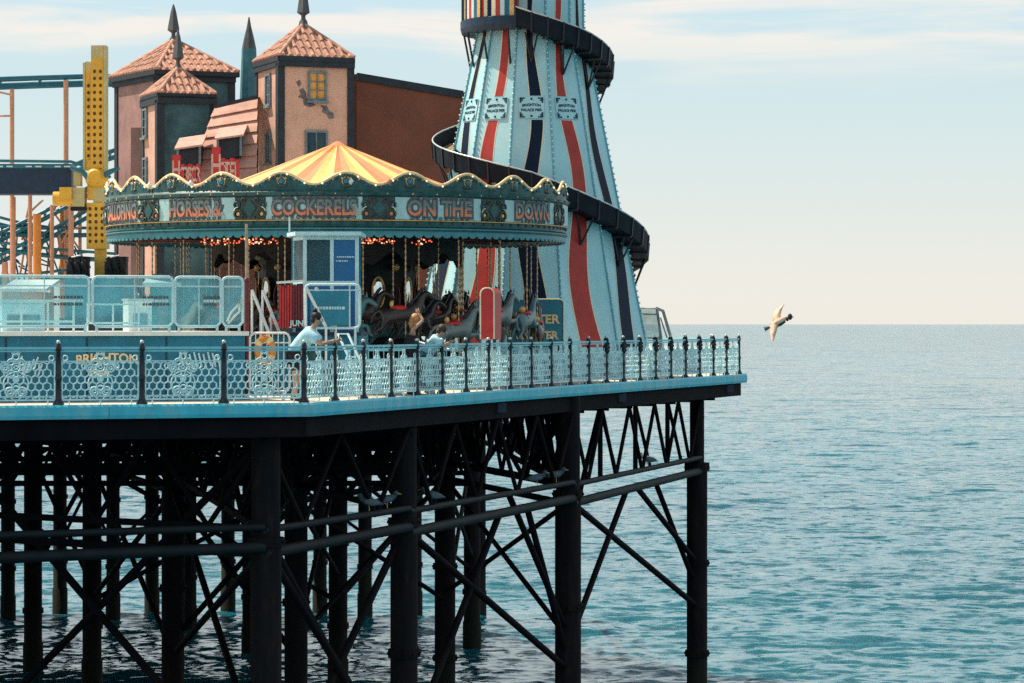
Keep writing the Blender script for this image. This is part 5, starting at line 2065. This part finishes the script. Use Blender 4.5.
# red rounded board by the carousel
rk = mb('brightred')
ZK = 68.4
X0, X1 = at(480.5, 0, ZK).x, at(494, 0, ZK).x
zt_ = at(0, 288, ZK).z
zb2 = at(0, 339, ZK).z
r_ = .14
pts = [(X0, zb2), (X1, zb2)] + [(X1 - r_ + r_ * cos(t), zt_ - r_ + r_ * sin(t)) for t in [i * pi / 12 for i in range(7)]] + [(X0 + r_ + r_ * cos(t), zt_ - r_ + r_ * sin(t)) for t in [pi / 2 + i * pi / 12 for i in range(7)]]
rk.plate((0, ZK, 0), (1, 0, 0), (0, 0, 1), pts, (.17, .5, 0))
rk.use('cream').tube([(u, ZK - .012, v) for u, v in pts[1:] + pts[:1]], .02, 6)
for u in (X0 + .05, X1 - .05):
    rk.use('steel').bar((u, ZK + .1, 0), (u, ZK + .1, zb2), .05)
    rk.bar((u + .15, ZK + .4, 0), (u + .15, ZK + .4, zb2), .05)
tag(rk.build('red_cabinet'), 'bright red cabinet with rounded top and cream rim beside the carousel horses', 'cabinet')
# glazed frame by the right railing
gs = thing('glazed_shelter', (at(655, 0, 87).x, 87, 0), 'small glazed metal frame with sloping side right of the striped tower', 'shelter')
a, b, c, d = at(640, 308, 87), at(657, 308.5, 87), at(661, 338, 87), at(640, 338, 87)
e_, g_ = at(663, 311, 88.2), at(671, 338, 88.2)
f_ = mb('frame')
f_.tube([(d.x, 87, 0), d, a, b, c, (c.x, 87, 0)], .045, 8)
f_.tube([b, e_, g_, (g_.x, 88.2, 0)], .05, 8)
f_.tube([a + Vector((0, 0, -.18)), b + Vector((0, 0, -.18))], .025, 6)
f_.tube([d, c], .03, 6)
f_.tube([e_ + Vector((-.08, 0, -.2)), g_ + Vector((-.12, 0, 0))], .025, 6)
f_.build('frame', gs)
g = mb('glass')
o_ = Vector((0, .01, 0))
g.add([a + o_, b + o_, c + o_, d + o_, a + o_ * 2, b + o_ * 2, c + o_ * 2, d + o_ * 2], [(0, 3, 2, 1), (4, 5, 6, 7), (0, 1, 5, 4), (1, 2, 6, 5), (2, 3, 7, 6), (3, 0, 4, 7)])
g.build('pane', gs)

# ------------------------------------------------------------------ people
def body_from(J, Rr, parent, name, m, extra=None, E_=None, sub=2):
    keys = list(J)
    idx = {k: i for i, k in enumerate(keys)}
    me = skin_mesh([J[k] for k in keys], [(idx[a], idx[b]) for a, b in E_], [Rr[k] for k in keys], sub)
    b_ = mb(m).join_mesh(me)
    if extra:
        extra(b_)
    return b_.build(name, parent)


def fingers(b_, wrist, knuck, side, curl):
    """palm and five unequal bent fingers"""
    w, k = Vector(wrist), Vector(knuck)
    d = (k - w).normalized()
    s = Vector(side).normalized()
    n_ = d.cross(s).normalized()
    c = Vector(curl)
    b_.ball(w.lerp(k, .55), .045, 8, 6, (1, .9, .6))
    for i, ln in enumerate((.07, .08, .075, .058)):
        p0 = k + s * (.027 - .018 * i) - d * .01
        p1 = p0 + d * ln * .5 + c * ln * .15
        p2 = p1 + d * ln * .3 + c * ln * .5
        b_.tube([p0, p1, p2], [.0095, .009, .007], 6)
    p0 = w.lerp(k, .35) + s * .035
    b_.tube([p0, p0 + s * .025 + d * .025, p0 + s * .03 + d * .055 + c * .02], [.012, .011, .008], 6)


def head_bits(b_, head, fwd, up):
    """nose, ears, brow; eyes and mouth follow in their own colours"""
    f, u = Vector(fwd).normalized(), Vector(up).normalized()
    s = f.cross(u).normalized()
    b_.ball(head + f * .108 - u * .02, .02, 6, 5, (1, 1, 1.3))
    for k in (-1, 1):
        b_.ball(head + s * .078 * k - u * .01 - f * .005, .026, 6, 5, (.6, .8, 1.2))
    b_.use('whitecloth')
    for k in (-1, 1):
        b_.ball(head + f * .088 + s * .033 * k + u * .008, .013, 6, 4)
    b_.use('hairdark')
    for k in (-1, 1):
        b_.ball(head + f * .097 + s * .033 * k + u * .008, .007, 6, 4)
    b_.use('brightred')
    b_.ball(head + f * .092 - u * .055, .02, 6, 4, (.6, 1, .35))
    b_.use('skin')


EDGES = [('pel', 'abd'), ('abd', 'chest'), ('chest', 'neck'), ('neck', 'chin'), ('chin', 'skull'), ('chest', 'shL'), ('shL', 'elL'), ('elL', 'wrL'), ('chest', 'shR'), ('shR', 'elR'), ('elR', 'wrR'),
         ('pel', 'hiL'), ('hiL', 'knL'), ('knL', 'anL'), ('anL', 'toL'), ('pel', 'hiR'), ('hiR', 'knR'), ('knR', 'anR'), ('anR', 'toR')]
RAD0 = dict(pel=.125, abd=.115, chest=.13, neck=.05, chin=.072, skull=.092, shL=.06, shR=.06, elL=.042, elR=.042, wrL=.03, wrR=.03,
           hiL=.088, hiR=.088, knL=.058, knR=.058, anL=.04, anR=.04, toL=.032, toR=.032)


def person(label, base, J, fwd, up, parts, group=None, rad=None):
    RAD = dict(RAD0, **(rad or {}))
    base = Vector(base)
    p = thing('person', base, label, 'person', group)
    J = {k: base + Vector(v) for k, v in J.items()}
    hd = J['skull']
    order = ['pel'] + [k for k in J if k != 'pel']
    JJ = {k: J[k] for k in order}

    def ex(b_):
        head_bits(b_, hd - Vector(up).normalized() * .01, fwd, up)
        for sd_ in 'LR':
            w = J['wr' + sd_]
            el = J['el' + sd_]
            d = (w - el).normalized()
            fingers(b_, w, w + d * .09, Vector(fwd).cross(d) if abs(Vector(fwd).normalized().dot(d)) < .9 else Vector(up).cross(d), Vector((0, 0, -1)))
    body_from(JJ, RAD, p, 'body', 'skin', ex, EDGES)
    for nm, m, keys, grow, extra in parts:
        ee = [e for e in EDGES if e[0] in keys and e[1] in keys]
        sub = {k: keys[k] for k in keys}
        Jc = {k: (J[k] if sub[k] is None else J[sub[k][0]].lerp(J[sub[k][1]], sub[k][2])) for k in sub}
        if Jc:
            root = list(sub)[0]
            body_from(Jc, {k: RAD[k] + grow for k in sub}, p, nm, m, None, ee, 1)
        if extra:
            b_ = mb(m)
            extra(b_, J)
            b_.build(nm, p)
    return p


# man leaning on the corner railing, looking out to the right
mb_ = Vector((at(297, 0, 57.8).x, 57.8, 0.004))
fw = Vector((.95, -.25, -.15))
man_k = 1.05
man = dict(pel=(-.04, 0, .90), abd=(.05, -.02, 1.06), chest=(.22, -.05, 1.26), neck=(.33, -.08, 1.42), chin=(.38, -.10, 1.50), skull=(.40, -.10, 1.585),
           shL=(.25, .14, 1.30), elL=(.50, .10, 1.10), wrL=(.74, .02, 1.16), shR=(.25, -.24, 1.29), elR=(.46, -.32, 1.09), wrR=(.70, -.22, 1.14),
           hiL=(-.05, .10, .84), knL=(.03, .12, .47), anL=(-.10, .12, .09), toL=(.08, .11, .04), hiR=(-.05, -.11, .84), knR=(-.02, -.12, .47), anR=(-.02, -.13, .09), toR=(.16, -.14, .04))


man = {k: (v[0] * man_k, v[1] * man_k, v[2] * man_k) for k, v in man.items()}


def man_hair(b_, J):
    h = J['skull']
    b_.ball(h + Vector((-.025, 0, .035)), .108, 12, 8, (1, .95, .95))
    b_.ball(h + Vector((-.05, 0, .15)), .055, 8, 6)
    b_.ball(h + Vector((-.07, 0, -.04)), .075, 8, 6)


def shoes(b_, J):
    for s_ in 'LR':
        d = (J['to' + s_] - J['an' + s_])
        b_.tube([J['an' + s_] + Vector((-.03, 0, -.02)), J['an' + s_] + Vector((0, 0, -.04)) + d * .5 * Vector((1, 1, 0)).length * .7, J['to' + s_] + d * .15], [.05, .052, .04], 8)


person('man in pale blue shirt and black shorts with dark topknot leaning on corner railing', mb_, man, fw, (0.1, 0, 1),
       [('shirt', 'shirt', {'pel': None, 'hiL': None, 'hiR': None, 'abd': None, 'chest': None, 'neck': ('chest', 'neck', .7), 'shL': None, 'elL': ('shL', 'elL', .8), 'shR': None, 'elR': ('shR', 'elR', .8)}, .07, None),
        ('shorts', 'blackcloth', {'pel': None, 'hiL': None, 'knL': ('hiL', 'knL', .8), 'hiR': None, 'knR': ('hiR', 'knR', .8)}, .028, None),
        ('hair', 'hairdark', {}, 0, man_hair), ('shoes', 'blackmatt', {}, 0, shoes)])
# phone in the man's hands
ph = mb('blackmatt')
c = mb_ + Vector((.87, -.12, 1.28))
ph.obox(c - Vector((.01, .07, .05)), Vector((.014, 0, 0)), Vector((0, .15, 0)), Vector((0, 0, .1)))
ph.use('greyletter').obox(c - Vector((.013, .06, .042)), Vector((.002, 0, 0)), Vector((0, .13, 0)), Vector((0, 0, .084)))
tag(ph.build('phone'), 'small black phone held by the leaning man', 'phone')

wb = Vector((at(411, 0, 63.3).x, 63.3, .004))
wom = dict(pel=(0, 0, .90), abd=(.01, 0, 1.08), chest=(.03, 0, 1.28), neck=(.06, 0, 1.44), chin=(.11, -.01, 1.51), skull=(.12, -.01, 1.60),
           shL=(.02, .15, 1.35), elL=(.16, .20, 1.56), wrL=(.16, .10, 1.74), shR=(.03, -.15, 1.36), elR=(.27, -.14, 1.58), wrR=(.17, -.05, 1.73),
           hiL=(0, .09, .84), knL=(.05, .09, .47), anL=(0, .09, .09), toL=(.15, .09, .04), hiR=(0, -.09, .84), knR=(.0, -.09, .47), anR=(-.05, -.09, .09), toR=(.1, -.1, .04))


wom = {k: (v[0], v[1], v[2] * 1.03) for k, v in wom.items()}


def fair_hair(b_, J):
    h = J['skull']
    b_.ball(h + Vector((-.02, 0, .03)), .112, 12, 8)
    b_.tube([h + Vector((-.06, .0, .02)), h + Vector((-.11, 0, -.10)), h + Vector((-.12, 0, -.20))], [.085, .07, .03], 8)


def dress(b_, J):
    p = J['pel']
    b_.tube([p + Vector((.03, 0, .37)), p + Vector((.01, 0, .24)), p + Vector((0, 0, .12)), p + Vector((0, 0, -.05)), p + Vector((.02, 0, -.38))], [.15, .155, .16, .19, .25], 12)


person('ginger blonde woman in a black dress raising both arms to her head', wb, wom, (1, -.1, -.05), (0, 0, 1),
       [('dress', 'blackcloth', {'abd': None, 'pel': None, 'chest': None}, .075, dress), ('hair', 'hairfair', {}, 0, fair_hair), ('shoes', 'blackmatt', {}, 0, shoes)],
       rad=dict(pel=.095, abd=.07, chest=.085, shL=.045, shR=.045, elL=.036, elR=.036, hiL=.07, hiR=.07, skull=.085, chin=.065, neck=.042))

tb_ = Vector((at(427, 0, 64.0).x, 64.0, .004))
thr = dict(pel=(-.02, 0, .86), abd=(.05, 0, 1.00), chest=(.16, 0, 1.18), neck=(.25, -.02, 1.31), chin=(.31, -.03, 1.35), skull=(.36, -.03, 1.41),
           shL=(.17, .15, 1.21), elL=(.36, .14, 1.06), wrL=(.50, .03, 1.14), shR=(.18, -.15, 1.21), elR=(.38, -.17, 1.05), wrR=(.52, -.08, 1.13),
           hiL=(-.02, .09, .80), knL=(.05, .09, .45), anL=(-.02, .09, .09), toL=(.14, .09, .04), hiR=(-.02, -.09, .80), knR=(.02, -.09, .45), anR=(0, -.09, .09), toR=(.16, -.1, .04))


def brown_hair(b_, J):
    h = J['skull']
    b_.ball(h + Vector((-.02, 0, .035)), .108, 12, 8)
    b_.ball(h + Vector((-.08, 0, -.02)), .08, 8, 6)


person('person in pale blue top and teal trousers bending over railing beside the blonde woman', tb_, thr, (.85, -.1, -.5), (.4, 0, .9),
       [('top', 'shirt', {'abd': None, 'pel': ('pel', 'abd', .3), 'chest': None, 'neck': ('chest', 'neck', .7), 'shL': None, 'elL': ('shL', 'elL', .8), 'shR': None, 'elR': ('shR', 'elR', .8)}, .048, None),
        ('trousers', 'denim', {'pel': None, 'hiL': None, 'knL': None, 'anL': ('knL', 'anL', .92), 'hiR': None, 'knR': None, 'anR': ('knR', 'anR', .92)}, .026, None),
        ('hair', 'hairbrown', {}, 0, brown_hair), ('shoes', 'whitecloth', {}, 0, shoes)])

# ------------------------------------------------------------------ gulls
def wing(b_, root, span, chord, t=.02):
    """tapering wing of several bent stations: root, elbow, wrist, tip"""
    st = []
    for p, c in zip(span, chord):
        p = Vector(p)
        st.append((p + Vector(c[0]), p + Vector(c[1])))
    vs, fs = [], []
    up = Vector((0, -t, 0))
    for a, b in st:
        m_ = a.lerp(b, .35)
        vs += [a, m_ + up, b, m_ - up]
    for i in range(len(st) - 1):
        for k in range(4):
            fs.append((i * 4 + k, i * 4 + (k + 1) % 4, i * 4 + 4 + (k + 1) % 4, i * 4 + 4 + k))
    b_.add(vs, fs, True)


ZG = 60.0
gc = at(777, 323, ZG)
gl = thing('gull', gc, 'tan gull flying over the sea to the right of the pier end, wings half raised', 'gull')
b_ = mb('gulltan')
ax = Vector((.86, 0, .50)).normalized()
pts = [gc + ax * t for t in (-.20, -.12, 0, .12, .20, .25)]
b_.tube(pts, [.015, .045, .075, .065, .045, .04], 10)
b_.use('gulldark').tube([gc + ax * t + Vector((.03, -.03, -.045)) for t in (-.06, .04, .16)], [.02, .04, .025], 8)
b_.use('gulldark').ball(gc + Vector((.27, -.01, .13)), .055, 10, 8, (.9, .9, 1.25))
b_.tube([gc + ax * .22 + Vector((0, 0, -.02)), gc + Vector((.24, -.01, .08))], [.04, .05], 8)
b_.use('beak').tube([gc + Vector((.31, -.01, .14)), gc + Vector((.345, -.01, .11))], [.018, .006], 6)
b_.use('gullgrey').tube([gc + ax * -.16, gc + ax * -.30 + Vector((0, 0, .02))], [.02, .05], 8)
b_.build('body', gl)
w_ = mb('gulltan')
wing(w_, gc, [gc + Vector((.02, .04, .05)), gc + Vector((.0, .1, .17)), gc + Vector((.07, .18, .31)), gc + Vector((.17, .24, .40))],
     [((.08, 0, .02), (-.10, 0, -.02)), ((.08, 0, .0), (-.10, 0, -.03)), ((.06, 0, 0), (-.07, 0, -.03)), ((.01, 0, 0), (-.02, 0, -.01))])
w_.build('wing', gl)
w_ = mb('gulltan')
wing(w_, gc, [gc + Vector((-.03, -.04, -.02)), gc + Vector((-.06, -.1, -.12)), gc + Vector((-.09, -.18, -.25)), gc + Vector((-.11, -.24, -.38))],
     [((.07, 0, -.02), (-.11, 0, .02)), ((.06, 0, 0), (-.09, 0, .02)), ((.04, 0, 0), (-.07, 0, 0)), ((.01, 0, 0), (-.02, 0, 0))])
w_.build('wing', gl)


def perched(px, py, Z, face, m, label):
    c = at(px, py, Z)
    g_ = thing('perched_gull', c, label, 'gull', 'gulls perched on the pier beams')
    b_ = mb(m)
    sx = face
    b_.tube([c + Vector((sx * u, 0, v)) for u, v in ((-.30, .0), (-.2, .03), (-.05, .05), (.08, .08), (.15, .12))], [.012, .05, .095, .085, .05], 10)
    b_.ball(c + Vector((sx * .19, 0, .18)), .058, 10, 7)
    b_.tube([c + Vector((sx * .13, 0, .10)), c + Vector((sx * .18, 0, .17))], [.06, .045], 8)
    b_.use('beak').tube([c + Vector((sx * .24, 0, .175)), c + Vector((sx * .31, 0, .165))], [.016, .006], 6)
    for s_ in (-.03, .03):
        b_.tube([c + Vector((0, s_, 0)), c + Vector((.01, s_, -.135))], .009, 6)
    b_.build('body', g_)
    w_ = mb('gullgrey')
    for s_ in (-1, 1):
        w_.ball(c + Vector((-sx * .06, s_ * .075, .05)), .07, 10, 6, (2.6, .3, 1.0), Matrix.Rotation(-sx * .12, 3, 'Y'))
    w_.build('folded_wings', g_)


def beam_z(px):
    """top of the upper waling pipe at a picture column, with its distance"""
    for (a, b) in zip(outer, outer[1:]):
        pa, pb = a.x / a.y * F + 512, b.x / b.y * F + 512
        if pa <= px <= pb:
            # intersect the sight line with the run of the pipe
            k = (px - 512) / F
            t = (k * a.y - a.x) / ((b.x - a.x) - k * (b.y - a.y))
            Z = a.y + (b.y - a.y) * t
            return Z, -2.50 + .06 * t + .075
    return 70, -2.4


for px, f_, m, lab in ((369, -1, 'gulldusky', 'dusky gull perched on the beam left of a pile, facing left'),
                       (387, 1, 'gulldusky', 'dusky gull perched close against the second pile, facing right'),
                       (432, -1, 'gulldusky', 'dusky gull perched on the beam just right of the second pile'),
                       (537, 1, 'gulldusky', 'grey gull perched on the beam, left one of the two beside the thick middle pile'),
                       (556, 1, 'gulldusky', 'grey gull perched tight against the thick middle pile'),
                       (648, -1, 'gullwhite', 'pale gull perched on the beam near the end pile')):
    Z, z = beam_z(px)
    py = 324 + (EYE - (z + .135)) * F / Z
    perched(px, py, Z, f_, m, lab)
